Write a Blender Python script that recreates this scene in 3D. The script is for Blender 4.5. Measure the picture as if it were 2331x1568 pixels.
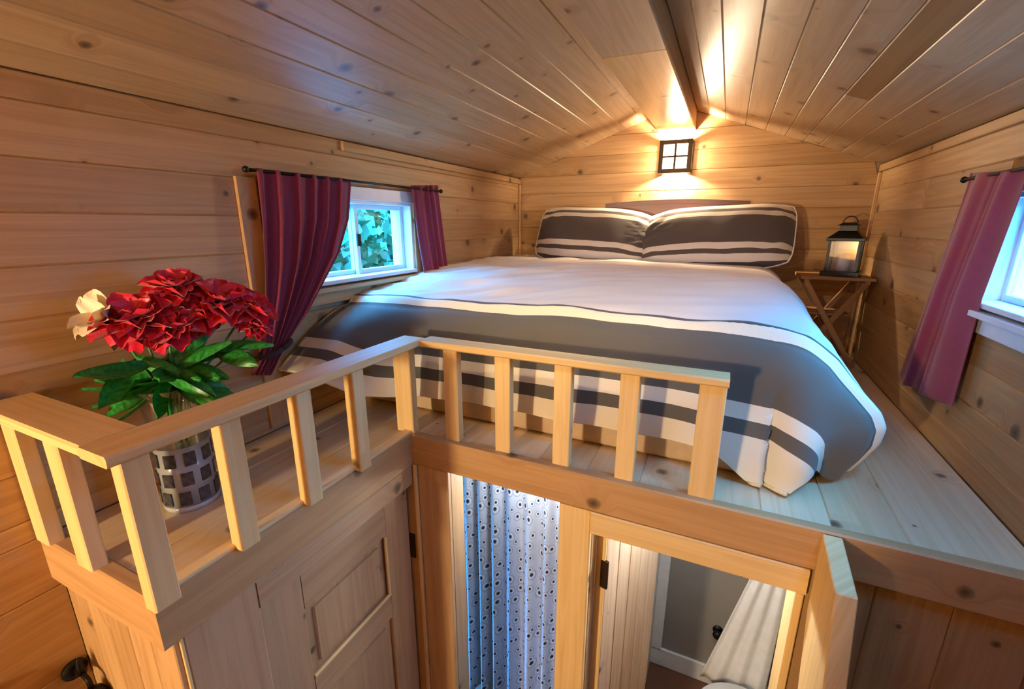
import bpy, bmesh, math, random
from mathutils import Vector, Matrix, noise
random.seed(7)
S = bpy.context.scene
COL = S.collection
for o in list(bpy.data.objects): bpy.data.objects.remove(o)

# ------------------------------------------------------------------ camera
cd = bpy.data.cameras.new('camera'); cam = bpy.data.objects.new('camera', cd); COL.objects.link(cam)
cd.sensor_fit = 'HORIZONTAL'; cd.sensor_width = 36.0; cd.lens = 36.0 * 1025 / 2331
cd.clip_start = 0.02; cd.clip_end = 200
cam.location = (0, 0, 0.834)
cam.rotation_euler = (math.pi / 2 - 0.261, 0, 0.437)
S.camera = cam
# ------------------------------------------------------------------ world, exposure
W = bpy.data.worlds.new('sky'); S.world = W; W.use_nodes = True
nt = W.node_tree; bg = nt.nodes['Background']
bg.inputs['Color'].default_value = (0.08, 0.36, 1.0, 1); bg.inputs['Strength'].default_value = 24.0
# overcast daylight: the sky brightens evenly from the horizon to the zenith
_tc = nt.nodes.new('ShaderNodeTexCoord'); _sp = nt.nodes.new('ShaderNodeSeparateXYZ'); _mr = nt.nodes.new('ShaderNodeMapRange')
nt.links.new(_tc.outputs['Generated'], _sp.inputs[0]); nt.links.new(_sp.outputs[2], _mr.inputs[0])
_mr.inputs[1].default_value = 0.0; _mr.inputs[2].default_value = 1.0; _mr.inputs[3].default_value = 25.0; _mr.inputs[4].default_value = 100.0
nt.links.new(_mr.outputs[0], bg.inputs['Strength'])
S.view_settings.view_transform = 'Standard'; S.view_settings.look = 'None'
S.view_settings.exposure = 0.0; S.view_settings.gamma = 1.0
S.view_settings.use_curve_mapping = False
S.cycles.adaptive_threshold = 0.1; S.cycles.use_light_tree = False; S.cycles.max_bounces = 5; S.cycles.diffuse_bounces = 4; S.cycles.glossy_bounces = 3; S.cycles.transmission_bounces = 5
S.cycles.transparent_max_bounces = 6; S.cycles.caustics_reflective = False; S.cycles.caustics_refractive = False

# ------------------------------------------------------------------ dimensions (loft floor at z = 0)
XL, XR, YB = -1.627, 0.81, 3.62
ZG = -2.05
YN = -3.2                     # far end of the house behind the camera
XC, Y1, Y0 = -1.087, 1.35, 0.41
SL = 0.36
EL, ER = 1.20, 1.19

# ------------------------------------------------------------------ node helpers
def mat(name):
    m = bpy.data.materials.new(name); m.use_nodes = True
    t = m.node_tree; b = t.nodes['Principled BSDF']
    return m, t, b
def N(t, typ, **kw):
    n = t.nodes.new(typ)
    for k, v in kw.items(): setattr(n, k, v)
    return n
def L(t, a, b): t.links.new(a, b)
def math_n(t, op, a, b=None, clamp=False):
    n = N(t, 'ShaderNodeMath', operation=op, use_clamp=clamp)
    for i, v in enumerate((a, b)):
        if v is None: continue
        if isinstance(v, (int, float)): n.inputs[i].default_value = v
        else: L(t, v, n.inputs[i])
    return n.outputs[0]
def mix_n(t, f, a, b, mode='MIX'):
    n = N(t, 'ShaderNodeMix', data_type='RGBA', blend_type=mode)
    for i, v in ((0, f), (6, a), (7, b)):
        if isinstance(v, (int, float)): n.inputs[i].default_value = v
        elif isinstance(v, tuple): n.inputs[i].default_value = (*v, 1) if len(v) == 3 else v
        else: L(t, v, n.inputs[i])
    return n.outputs[2]
def ramp_n(t, f, stops, interp='LINEAR'):
    n = N(t, 'ShaderNodeValToRGB'); r = n.color_ramp; r.interpolation = interp
    while len(r.elements) < len(stops): r.elements.new(0.5)
    for e, (p, c) in zip(r.elements, stops): e.position = p; e.color = (*c, 1)
    L(t, f, n.inputs[0]); return n.outputs[0]
def plain(name, col, rough=0.5, metal=0.0, **kw):
    m, t, b = mat(name)
    b.inputs['Roughness'].default_value = rough; b.inputs['Metallic'].default_value = metal
    tc = N(t, 'ShaderNodeTexCoord'); nz = N(t, 'ShaderNodeTexNoise'); nz.inputs['Scale'].default_value = kw.get('scale', 25)
    L(t, tc.outputs['Object'], nz.inputs['Vector'])
    v = kw.get('var', 0.12)
    c = ramp_n(t, nz.outputs[0], [(0.3, tuple(x * (1 - v) for x in col)), (0.7, tuple(min(1, x * (1 + v)) for x in col))])
    L(t, c, b.inputs['Base Color'])
    if kw.get('bump'):
        bp = N(t, 'ShaderNodeBump'); bp.inputs['Strength'].default_value = kw['bump']; bp.inputs['Distance'].default_value = 0.004
        L(t, nz.outputs[0], bp.inputs['Height']); L(t, bp.outputs[0], b.inputs['Normal'])
    if kw.get('sheen'): b.inputs['Sheen Weight'].default_value = kw['sheen']
    return m
def pine(name, light, dark, rough=0.55, knot=1.0, kscale=3.4, vary=0.12):
    """clear-coated knotty pine; grain along the piece's local x axis, each piece its own cut"""
    m, t, b = mat(name)
    tc = N(t, 'ShaderNodeTexCoord'); oi = N(t, 'ShaderNodeObjectInfo')
    r1 = math_n(t, 'MULTIPLY', oi.outputs['Random'], 61.0)
    off = N(t, 'ShaderNodeCombineXYZ'); L(t, r1, off.inputs[0]); L(t, math_n(t, 'MULTIPLY', oi.outputs['Random'], 37.0), off.inputs[1])
    add = N(t, 'ShaderNodeVectorMath', operation='ADD'); L(t, tc.outputs['Object'], add.inputs[0]); L(t, off.outputs[0], add.inputs[1])
    sp = N(t, 'ShaderNodeSeparateXYZ'); L(t, add.outputs[0], sp.inputs[0])
    yz = math_n(t, 'ADD', sp.outputs[1], sp.outputs[2])
    k2 = N(t, 'ShaderNodeCombineXYZ'); L(t, sp.outputs[0], k2.inputs[0]); L(t, yz, k2.inputs[1])
    wob = N(t, 'ShaderNodeTexNoise', noise_dimensions='2D'); wob.inputs['Scale'].default_value = 30; L(t, k2.outputs[0], wob.inputs['Vector'])
    vo = N(t, 'ShaderNodeTexVoronoi', voronoi_dimensions='2D', feature='F1'); vo.inputs['Scale'].default_value = kscale
    L(t, k2.outputs[0], vo.inputs['Vector'])
    sc = N(t, 'ShaderNodeSeparateColor'); L(t, vo.outputs['Color'], sc.inputs[0])
    rad = math_n(t, 'MULTIPLY', math_n(t, 'SUBTRACT', sc.outputs[0], 0.25, True), 0.135 * knot)
    dist = math_n(t, 'ADD', vo.outputs['Distance'], math_n(t, 'MULTIPLY', math_n(t, 'SUBTRACT', wob.outputs[0], 0.5), 0.035))
    kn = math_n(t, 'SUBTRACT', 1.0, math_n(t, 'DIVIDE', dist, math_n(t, 'ADD', rad, 0.0005)), True)      # 1 in the knot
    kn = math_n(t, 'POWER', kn, 0.5)
    halo = math_n(t, 'SUBTRACT', 1.0, math_n(t, 'DIVIDE', dist, math_n(t, 'ADD', math_n(t, 'MULTIPLY', rad, 3.2), 0.0005)), True)
    gv = N(t, 'ShaderNodeCombineXYZ')
    L(t, math_n(t, 'MULTIPLY', sp.outputs[0], 1.3), gv.inputs[0])
    L(t, math_n(t, 'ADD', math_n(t, 'MULTIPLY', yz, 30.0), math_n(t, 'MULTIPLY', halo, 2.5)), gv.inputs[1])
    g1 = N(t, 'ShaderNodeTexNoise', noise_dimensions='2D'); g1.inputs['Scale'].default_value = 1.3; g1.inputs['Detail'].default_value = 2
    g1.inputs['Distortion'].default_value = 0.6
    L(t, gv.outputs[0], g1.inputs['Vector'])
    gf = N(t, 'ShaderNodeCombineXYZ'); L(t, math_n(t, 'MULTIPLY', sp.outputs[0], 3.0), gf.inputs[0]); L(t, math_n(t, 'MULTIPLY', yz, 220.0), gf.inputs[1])
    g2 = N(t, 'ShaderNodeTexNoise', noise_dimensions='2D'); g2.inputs['Scale'].default_value = 1.0; L(t, gf.outputs[0], g2.inputs['Vector'])
    gg = math_n(t, 'ADD', math_n(t, 'MULTIPLY', g1.outputs[0], 0.75), math_n(t, 'MULTIPLY', g2.outputs[0], 0.25))
    c = ramp_n(t, gg, [(0.30, dark), (0.60, light)])
    tint = math_n(t, 'ADD', 1.0 - vary, math_n(t, 'MULTIPLY', math_n(t, 'FRACT', math_n(t, 'MULTIPLY', oi.outputs['Random'], 9.7)), 2 * vary))
    tn = N(t, 'ShaderNodeCombineColor')
    L(t, tint, tn.inputs[0]); L(t, math_n(t, 'POWER', tint, 1.25), tn.inputs[1]); L(t, math_n(t, 'POWER', tint, 1.6), tn.inputs[2])
    c = mix_n(t, 1.0, c, tn.outputs[0], 'MULTIPLY')
    c = mix_n(t, math_n(t, 'MULTIPLY', halo, 0.35), c, (dark[0] * .7, dark[1] * .6, dark[2] * .5))
    c = mix_n(t, math_n(t, 'MULTIPLY', kn, 0.95), c, (0.055, 0.025, 0.012))
    L(t, c, b.inputs['Base Color'])
    b.inputs['Roughness'].default_value = rough
    return m

PINE = pine('knotty_pine', (0.49, 0.29, 0.125), (0.39, 0.21, 0.082), knot=1.25, kscale=3.9)
PINEC = pine('knotty_pine_ceiling', (0.42, 0.275, 0.155), (0.345, 0.21, 0.108), rough=0.40, knot=1.25, kscale=4.0)
PINER = pine('rail_pine', (0.84, 0.58, 0.25), (0.74, 0.47, 0.18), knot=0.7, kscale=2.6, vary=0.05)
PINEF = pine('floor_pine', (0.74, 0.53, 0.30), (0.64, 0.44, 0.22), rough=0.3, knot=1.0)
PINEB = pine('beam_pine', (0.58, 0.335, 0.14), (0.48, 0.26, 0.10), knot=0.9, kscale=3.0)
PINED = pine('heartwood_pine', (0.27, 0.125, 0.035), (0.20, 0.085, 0.022), knot=0.6)
DOORW = pine('door_pine', (0.52, 0.31, 0.15), (0.43, 0.24, 0.105), knot=0.7, kscale=2.5, vary=0.06)
TEAK = pine('table_wood', (0.42, 0.22, 0.08), (0.30, 0.14, 0.05), knot=0.3)
MAHO = pine('mahogany', (0.10, 0.012, 0.010), (0.06, 0.007, 0.006), rough=0.3, knot=0.0)
BLACK = plain('black_metal', (0.012, 0.011, 0.012), 0.4, 0.6)
BRONZE = plain('dark_bronze', (0.05, 0.03, 0.018), 0.45, 0.8)
VINYL = plain('white_vinyl', (0.78, 0.80, 0.80), 0.35, var=0.03)
WHITEP = plain('white_paint', (0.74, 0.74, 0.74), 0.5, var=0.04)
GREYP = plain('grey_paint', (0.27, 0.25, 0.225), 0.55, var=0.05, scale=4)
PORC = plain('porcelain', (0.82, 0.82, 0.80), 0.12, var=0.02)
TICK = plain('tan_ticking', (0.62, 0.44, 0.27), 0.85, var=0.06, bump=0.2)
MATTR = plain('mattress_cloth', (0.75, 0.72, 0.66), 0.9, var=0.05)
BROWNF = plain('brown_floor', (0.13, 0.05, 0.025), 0.4, scale=8)
GREENL = plain('leaf_green', (0.02, 0.21, 0.025), 0.4, var=0.5, scale=18)
STEMG = plain('stem_green', (0.06, 0.17, 0.03), 0.5, var=0.3)
RED = plain('red_petal', (0.70, 0.006, 0.035), 0.40, var=0.40, scale=30, sheen=0.3)
CREAM = plain('cream_petal', (0.85, 0.72, 0.52), 0.5, var=0.08)
WAX = plain('candle_wax', (0.80, 0.62, 0.55), 0.5, var=0.05)
INSUL = plain('plain_board', (0.5, 0.34, 0.18), 0.7)

def glass(name, col, rough=0.02, alpha_mix=0.0):
    m, t, b = mat(name)
    b.inputs['Base Color'].default_value = (*col, 1); b.inputs['Roughness'].default_value = rough
    b.inputs['Transmission Weight'].default_value = 1.0; b.inputs['IOR'].default_value = 1.45
    return m
def pane_mat(name, tint, gloss=0.08):
    """thin window pane: lets light straight through with a weak mirror"""
    m = bpy.data.materials.new(name); m.use_nodes = True; t = m.node_tree; t.nodes.clear()
    o = N(t, 'ShaderNodeOutputMaterial'); tr = N(t, 'ShaderNodeBsdfTransparent'); tr.inputs[0].default_value = (*tint, 1)
    gl = N(t, 'ShaderNodeBsdfGlossy'); gl.inputs['Roughness'].default_value = 0.03
    mx = N(t, 'ShaderNodeMixShader'); mx.inputs[0].default_value = gloss
    L(t, tr.outputs[0], mx.inputs[1]); L(t, gl.outputs[0], mx.inputs[2]); L(t, mx.outputs[0], o.inputs[0])
    return m
PANE = pane_mat('window_pane', (0.86, 1.0, 0.97), 0.05)
LPANE = pane_mat('lantern_pane', (0.92, 0.93, 0.92), 0.12)
VGLASS = pane_mat('vase_glass', (0.93, 0.95, 0.94), 0.13)
def emit(name, col, s):
    m, t, b = mat(name); b.inputs['Base Color'].default_value = (*col, 1)
    b.inputs['Emission Color'].default_value = (*col, 1); b.inputs['Emission Strength'].default_value = s; m.cycles.emission_sampling = 'NONE'; return m
def lit_pane(name):
    m = bpy.data.materials.new(name); m.use_nodes = True; t = m.node_tree; t.nodes.clear()
    o = N(t, 'ShaderNodeOutputMaterial'); tr = N(t, 'ShaderNodeBsdfTransparent'); em = N(t, 'ShaderNodeEmission')
    em.inputs[0].default_value = (1.0, 0.82, 0.58, 1); em.inputs[1].default_value = 7.0
    mx = N(t, 'ShaderNodeMixShader'); mx.inputs[0].default_value = 0.5
    L(t, tr.outputs[0], mx.inputs[1]); L(t, em.outputs[0], mx.inputs[2]); L(t, mx.outputs[0], o.inputs[0]); m.cycles.emission_sampling = 'NONE'
    return m
LIT = lit_pane('lit_frosted_glass')
SOFF = pine('varnished_soffit_pine', (0.70, 0.45, 0.21), (0.60, 0.36, 0.15), rough=0.27, knot=0.6)

def fabric(name, stops, weave=380, rough=0.9, wob=0.004):
    """striped cloth: uv.y holds the distance along the cloth"""
    m, t, b = mat(name)
    uv = N(t, 'ShaderNodeUVMap'); uv.uv_map = 'cloth'
    sp = N(t, 'ShaderNodeSeparateXYZ'); L(t, uv.outputs[0], sp.inputs[0])
    nz = N(t, 'ShaderNodeTexNoise', noise_dimensions='2D'); nz.inputs['Scale'].default_value = 7; L(t, uv.outputs[0], nz.inputs['Vector'])
    v = math_n(t, 'ADD', sp.outputs[1], math_n(t, 'MULTIPLY', math_n(t, 'SUBTRACT', nz.outputs[0], 0.5), wob))
    c = ramp_n(t, v, stops, 'CONSTANT')
    n2 = N(t, 'ShaderNodeTexNoise', noise_dimensions='2D'); n2.inputs['Scale'].default_value = weave; L(t, uv.outputs[0], n2.inputs['Vector'])
    c = mix_n(t, 1.0, c, ramp_n(t, n2.outputs[0], [(0.3, (0.88, 0.88, 0.88)), (0.7, (1, 1, 1))]), 'MULTIPLY')
    L(t, c, b.inputs['Base Color']); b.inputs['Roughness'].default_value = rough; b.inputs['Sheen Weight'].default_value = 0.15
    bp = N(t, 'ShaderNodeBump'); bp.inputs['Strength'].default_value = 0.25; bp.inputs['Distance'].default_value = 0.002
    L(t, n2.outputs[0], bp.inputs['Height']); L(t, bp.outputs[0], b.inputs['Normal'])
    return m
GREY, CRM, DK, WHT = (0.112, 0.094, 0.068), (0.82, 0.70, 0.50), (0.078, 0.064, 0.050), (0.74, 0.635, 0.53)
DUV = fabric('striped_duvet', [(0.0, CRM), (0.078, GREY), (0.128, CRM), (0.182, GREY), (0.405, CRM), (0.432, DK), (0.450, WHT)])
PD = (0.075, 0.052, 0.042)
PIL = fabric('striped_pillow', [(0.0, PD), (0.05, (0.62, 0.52, 0.42)), (0.14, PD), (0.20, (0.62, 0.52, 0.42)), (0.285, PD), (0.70, (0.62, 0.52, 0.42)), (0.78, PD), (0.84, (0.66, 0.56, 0.47))], wob=0.015)
def curtain_mat(name, col, col2):
    m, t, b = mat(name); tc = N(t, 'ShaderNodeTexCoord'); nz = N(t, 'ShaderNodeTexNoise'); nz.inputs['Scale'].default_value = 160
    L(t, tc.outputs['Object'], nz.inputs['Vector']); L(t, ramp_n(t, nz.outputs[0], [(0.3, col2), (0.7, col)]), b.inputs['Base Color'])
    b.inputs['Roughness'].default_value = 0.75; b.inputs['Sheen Weight'].default_value = 0.4
    tl = N(t, 'ShaderNodeBsdfTranslucent'); tl.inputs[0].default_value = (*col, 1); mx = N(t, 'ShaderNodeMixShader'); mx.inputs[0].default_value = 0.18
    o = t.nodes['Material Output']; L(t, b.outputs[0], mx.inputs[1]); L(t, tl.outputs[0], mx.inputs[2]); L(t, mx.outputs[0], o.inputs[0])
    return m
CURT = curtain_mat('burgundy_cloth', (0.32, 0.024, 0.060), (0.23, 0.016, 0.042))
def shower_mat():
    m, t, b = mat('ringed_shower_cloth'); uv = N(t, 'ShaderNodeUVMap'); uv.uv_map = 'cloth'
    vo = N(t, 'ShaderNodeTexVoronoi', voronoi_dimensions='2D'); vo.inputs['Scale'].default_value = 15; vo.inputs['Randomness'].default_value = 0.65
    L(t, uv.outputs[0], vo.inputs['Vector'])
    sc = N(t, 'ShaderNodeSeparateColor'); L(t, vo.outputs['Color'], sc.inputs[0])
    d = math_n(t, 'DIVIDE', vo.outputs['Distance'], math_n(t, 'ADD', 0.6, math_n(t, 'MULTIPLY', sc.outputs[1], 0.6)))
    c = ramp_n(t, d, [(0.0, (0.02, 0.025, 0.05)), (0.13, (0.05, 0.06, 0.10)), (0.19, (0.86, 0.87, 0.90)), (0.30, (0.86, 0.87, 0.90)), (0.37, (0.40, 0.45, 0.60)), (0.47, (0.70, 0.73, 0.80))])
    L(t, c, b.inputs['Base Color']); b.inputs['Roughness'].default_value = 0.6
    tl = N(t, 'ShaderNodeBsdfTranslucent'); L(t, c, tl.inputs[0]); mx = N(t, 'ShaderNodeMixShader'); mx.inputs[0].default_value = 0.45
    o = t.nodes['Material Output']; L(t, b.outputs[0], mx.inputs[1]); L(t, tl.outputs[0], mx.inputs[2]); L(t, mx.outputs[0], o.inputs[0])
    return m
SHOW = shower_mat()
LINER = plain('white_liner', (0.80, 0.82, 0.84), 0.6, var=0.03)

# ------------------------------------------------------------------ object helpers
def link(name, me, m=None, parent=None, M=None):
    o = bpy.data.objects.new(name, me); COL.objects.link(o)
    if m is not None and me is not None and not me.materials: me.materials.append(m)
    if parent: o.parent = parent
    if M is not None: o.matrix_local = M
    return o
def tag(o, label, cat=None, group=None, kind=None):
    o['label'] = label
    if cat: o['category'] = cat
    if group: o['group'] = group
    if kind: o['kind'] = kind
    return o
def empty(name, loc=(0, 0, 0), rz=0):
    o = bpy.data.objects.new(name, None); COL.objects.link(o); o.location = loc; o.rotation_euler = (0, 0, rz); o.empty_display_size = 0.05
    return o
def bm_mesh(bm, name, smooth=False):
    me = bpy.data.meshes.new(name); bm.to_mesh(me); bm.free()
    if smooth:
        for p in me.polygons: p.use_smooth = True
    return me
_cache = {}
def board_mesh(lx, ly, lz, ch=0.003, m=None):
    """board centred on its origin, long axis local x, all long edges chamfered"""
    k = (round(lx, 4), round(ly, 4), round(lz, 4), round(ch, 4), m.name if m else '')
    if k in _cache: return _cache[k]
    y, z = ly / 2, lz / 2; c = min(ch, ly * .3, lz * .3)
    prof = [(-y + c, -z), (y - c, -z), (y, -z + c), (y, z - c), (y - c, z), (-y + c, z), (-y, z - c), (-y, -z + c)]
    v = [(-lx / 2, a, b) for a, b in prof] + [(lx / 2, a, b) for a, b in prof]
    f = [tuple(range(7, -1, -1)), tuple(range(8, 16))] + [(i, (i + 1) % 8, 8 + (i + 1) % 8, 8 + i) for i in range(8)]
    me = bpy.data.meshes.new('board'); me.from_pydata(v, [], f); me.update()
    bm = bmesh.new(); bm.from_mesh(me); bmesh.ops.recalc_face_normals(bm, faces=bm.faces); bm.to_mesh(me); bm.free()
    if m: me.materials.append(m)
    _cache[k] = me; return me
def frame_M(c, ax, ay):
    ax = Vector(ax).normalized(); ay = Vector(ay).normalized(); az = ax.cross(ay).normalized(); ay = az.cross(ax)
    return Matrix(((ax.x, ay.x, az.x, c[0]), (ax.y, ay.y, az.y, c[1]), (ax.z, ay.z, az.z, c[2]), (0, 0, 0, 1)))
def board(name, x0, x1, y0, y1, z0, z1, m, parent=None, ch=0.003, grain=None):
    """axis-aligned board between the given bounds, grain along the longest side"""
    d = (x1 - x0, y1 - y0, z1 - z0); g = grain if grain is not None else max(range(3), key=lambda i: d[i])
    c = ((x0 + x1) / 2, (y0 + y1) / 2, (z0 + z1) / 2)
    if g == 0: dims, ax, ay = (d[0], d[1], d[2]), (1, 0, 0), (0, 1, 0)
    elif g == 1: dims, ax, ay = (d[1], d[2], d[0]), (0, 1, 0), (0, 0, 1)
    else: dims, ax, ay = (d[2], d[0], d[1]), (0, 0, 1), (1, 0, 0)
    M = frame_M(c, ax, ay)
    if parent is not None: M = parent.matrix_basis.inverted() @ M
    return link(name, board_mesh(*dims, ch, m), None, parent, M)
def bar(name, p, q, w, h, m, parent=None, ch=0.002, up=(0, 0, 1)):
    """square bar from p to q"""
    p, q = Vector(p), Vector(q); d = q - p; side = Vector(up).cross(d)
    if side.length < 1e-5: side = Vector((1, 0, 0))
    M = frame_M((p + q) / 2, d, side)
    if parent is not None: M = parent.matrix_basis.inverted() @ M
    return link(name, board_mesh(d.length, w, h, ch, m), None, parent, M)
def boxes_mesh(name, boxes, m):
    bm = bmesh.new()
    for x0, x1, y0, y1, z0, z1 in boxes:
        r = bmesh.ops.create_cube(bm, size=1.0)
        for v in r['verts']: v.co = Vector(((x0 + x1) / 2 + v.co.x * (x1 - x0), (y0 + y1) / 2 + v.co.y * (y1 - y0), (z0 + z1) / 2 + v.co.z * (z1 - z0)))
    me = bm_mesh(bm, name); me.materials.append(m); return me
def lathe(prof, n=32, name='lathe', smooth=True):
    bm = bmesh.new(); rings = []
    for r, z in prof:
        rings.append([bm.verts.new((max(r, 1e-4) * math.cos(2 * math.pi * i / n), max(r, 1e-4) * math.sin(2 * math.pi * i / n), z)) for i in range(n)])
    for a, b in zip(rings, rings[1:]):
        for i in range(n): bm.faces.new((a[i], a[(i + 1) % n], b[(i + 1) % n], b[i]))
    if prof[0][0] < .002: pass
    bm.faces.new(rings[0][::-1]); bm.faces.new(rings[-1])
    bmesh.ops.recalc_face_normals(bm, faces=bm.faces)
    return bm_mesh(bm, name, smooth)
def tube(pts, r, n=8, name='tube', taper=None):
    bm = bmesh.new(); rings = []; pts = [Vector(p) for p in pts]
    for i, p in enumerate(pts):
        d = (pts[min(i + 1, len(pts) - 1)] - pts[max(i - 1, 0)]).normalized()
        a = d.cross(Vector((0.3, 0.2, 1))); a = a.normalized() if a.length > 1e-3 else Vector((1, 0, 0)); b = d.cross(a)
        rr = r * (1 - (1 - taper) * i / (len(pts) - 1)) if taper else r
        rings.append([bm.verts.new(p + (a * math.cos(2 * math.pi * k / n) + b * math.sin(2 * math.pi * k / n)) * rr) for k in range(n)])
    for a, b in zip(rings, rings[1:]):
        for i in range(n): bm.faces.new((a[i], a[(i + 1) % n], b[(i + 1) % n], b[i]))
    bm.faces.new(rings[0][::-1]); bm.faces.new(rings[-1]); bmesh.ops.recalc_face_normals(bm, faces=bm.faces)
    return bm_mesh(bm, name, True)
def grid_mesh(name, P, UV=None, m=None, solid=0.0, closed=False):
    """P: rows of points -> smooth sheet"""
    R, C = len(P), len(P[0]); v = [p for row in P for p in row]; f = []
    for i in range(R - 1):
        for j in range(C - 1): f.append((i * C + j, i * C + j + 1, (i + 1) * C + j + 1, (i + 1) * C + j))
    me = bpy.data.meshes.new(name); me.from_pydata(v, [], f); me.update()
    for p in me.polygons: p.use_smooth = True
    if UV:
        l = me.uv_layers.new(name='cloth'); fl = [u for row in UV for u in row]
        for p in me.polygons:
            for li in p.loop_indices: l.data[li].uv = fl[me.loops[li].vertex_index]
    if m: me.materials.append(m)
    return me
def solidify(o, t, off=0.0):
    s = o.modifiers.new('cloth_thickness', 'SOLIDIFY'); s.thickness = t; s.offset = off; return o
def bevel(o, w, n=2):
    b = o.modifiers.new('edge', 'BEVEL'); b.width = w; b.segments = n; b.limit_method = 'ANGLE'; return o
def smooth01(x): x = max(0.0, min(1.0, x)); return x * x * (3 - 2 * x)

# ================================================================== THE SETTING
TH = 0.018      # board thickness
# ---- windows: (wall side, y0, y1, z0, z1)
WL = (1.40, 2.15, 0.57, 0.945); WR = (1.28, 2.10, 0.565, 0.93); SKY = (0.458, 0.70, 0.80, 1.22); WB = (1.45, 1.84, -1.75, -0.35); WS = (1.98, 2.52, -1.60, -0.40)  # SKY and WS are openings added for their daylight
def wall_with_holes(y0, y1, z0, z1, holes):
    out = []; ys = sorted({y0, y1, *[h[0] for h in holes], *[h[1] for h in holes]})
    for a, b in zip(ys, ys[1:]):
        zs = [(z0, z1)]
        for h in holes:
            if h[0] <= a and h[1] >= b:
                n = []
                for (p, q) in zs:
                    if h[2] > p: n.append((p, min(q, h[2])))
                    if h[3] < q: n.append((max(p, h[3]), q))
                zs = n
        out += [(a, b, p, q) for p, q in zs if q - p > 1e-4]
    return out
def planks_along_y(parent, xs, zlist, segs_of, m):
    """horizontal boards on a wall of constant x; xs=(x0,x1) board thickness"""
    for z0, z1 in zip(zlist, zlist[1:]):
        for a, b in segs_of(z0, z1): board('plank', xs[0], xs[1], a, b, z0, z1, m, parent, 0.004, 1)
def rows(z0, z1, h, start=0.0):
    r = [z0]; z = z0 + start
    while z < z1 - 0.02:
        if z > z0 + 0.02: r.append(z)
        z += h
    return r + [z1]
def seg_fn(y0, y1, hole, seed):
    rnd = random.Random(seed)
    def f(z0, z1):
        parts = [(y0, y1)]
        j = rnd.uniform(y0 + 0.5, y1 - 0.3)
        if rnd.random() < 0.45: parts = [(y0, j), (j, y1)]
        out = []
        for a, b in parts:
            if hole and z1 > hole[2] + 0.01 and z0 < hole[3] - 0.01:
                if a < hole[0]: out.append((a, min(b, hole[0])))
                if b > hole[1]: out.append((max(a, hole[1]), b))
            else: out.append((a, b))
        return [(a, b) for a, b in out if b - a > 0.02]
    return f
# left wall
wl = link('wall_left', boxes_mesh('wall_left', [(XL - 0.14, XL - TH, a, b, p, q) for a, b, p, q in wall_with_holes(YN, YB + 0.1, ZG, EL + 0.02, [WL, WB, WS])], INSUL))
tag(wl, 'knotty pine board wall with the burgundy-curtained small window, beside the bed', kind='structure')
zz = rows(0.0, EL, 0.134, 0.06)
planks_along_y(wl, (XL - TH, XL), [z for z in zz], seg_fn(-1.2, YB, WL, 3), PINE)
planks_along_y(wl, (XL - TH, XL), [-0.98, -0.71, -0.44, -0.165, 0.0], lambda a, b: [(-1.2, 0.431)], PINE)
board('plank', XL - TH, XL, -1.2, 0.431, ZG, -0.98, PINE, wl)
board('plank', XL - TH, XL, YN, -1.2, ZG, EL, PINE, wl)
for a, b, p, q in wall_with_holes(Y1 + 0.1, YB, ZG, -0.14, [WB, WS]): board('panel', XL - TH, XL, a, b, p, q, WHITEP, wl)
# right wall
wr = link('wall_right', boxes_mesh('wall_right', [(XR + TH, XR + 0.14, a, b, p, q) for a, b, p, q in wall_with_holes(YN, YB + 0.1, ZG, ER + 0.02, [WR])], INSUL))
tag(wr, 'knotty pine board wall beside the blue-lit floor strip and black lantern', kind='structure')
planks_along_y(wr, (XR, XR + TH), rows(0.0, ER, 0.134, 0.10), seg_fn(1.13, YB, WR, 11), PINE)
for a, b, p, q in wall_with_holes(-1.2, 1.13, 0.0, ER, []): board('plank', XR, XR + TH, a, b, p, q, PINE, wr, 0.003, 1)
planks_along_y(wr, (XR, XR + TH), [ZG, -1.6, -1.2, -0.8, -0.4, 0.0], lambda a, b: [(-1.2, Y1 + 0.05)], PINE)
board('plank', XR, XR + TH, YN, -1.2, ZG, ER, PINE, wr)
# back wall: gable of horizontal boards
wbk = link('wall_back', boxes_mesh('wall_back', [(XL - 0.14, XR + 0.14, YB + TH, YB + 0.12, ZG, 1.75)], INSUL))
tag(wbk, 'horizontal pine gable wall behind the headboard and the lit wall lamp', kind='structure')
def ceil_z(x): return EL + SL * (x - XL) if x < -0.4 else ER + SL * (XR - x)
def gable_board(z0, z1):
    xa0 = XL if z0 <= EL else XL + (z0 - EL) / SL; xb0 = XR if z0 <= ER else XR - (z0 - ER) / SL
    xa1 = XL if z1 <= EL else XL + (z1 - EL) / SL; xb1 = XR if z1 <= ER else XR - (z1 - ER) / SL
    if xb0 - xa0 < 0.05: return
    cx = (xa0 + xb0) / 2; cz = (z0 + z1) / 2; h = (z1 - z0) / 2; c = 0.004
    pts = [(xa0 - cx, -h), (xb0 - cx, -h), (xb1 - cx, h), (xa1 - cx, h)]
    v = [(a, b, 0.0) for a, b in pts] + [(a, b * (1 - c / h), TH) for a, b in pts] + [(a, b, TH - c) for a, b in pts]
    f = [(3, 2, 1, 0), (4, 5, 6, 7)] + [(i, (i + 1) % 4, 8 + (i + 1) % 4, 8 + i) for i in range(4)] + [(8 + i, 8 + (i + 1) % 4, 4 + (i + 1) % 4, 4 + i) for i in range(4)]
    me = bpy.data.meshes.new('board'); me.from_pydata(v, [], f); me.materials.append(PINE)
    o = link('plank', me, None, wbk, frame_M((cx, YB + TH, cz), (1, 0, 0), (0, 0, 1)))
for z0, z1 in zip(rows(0, 1.60, 0.134, 0.134), rows(0, 1.60, 0.134, 0.134)[1:]): gable_board(z0, z1)
board('panel', XL, XR, YB, YB + TH, ZG, -0.14, WHITEP, wbk)
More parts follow.
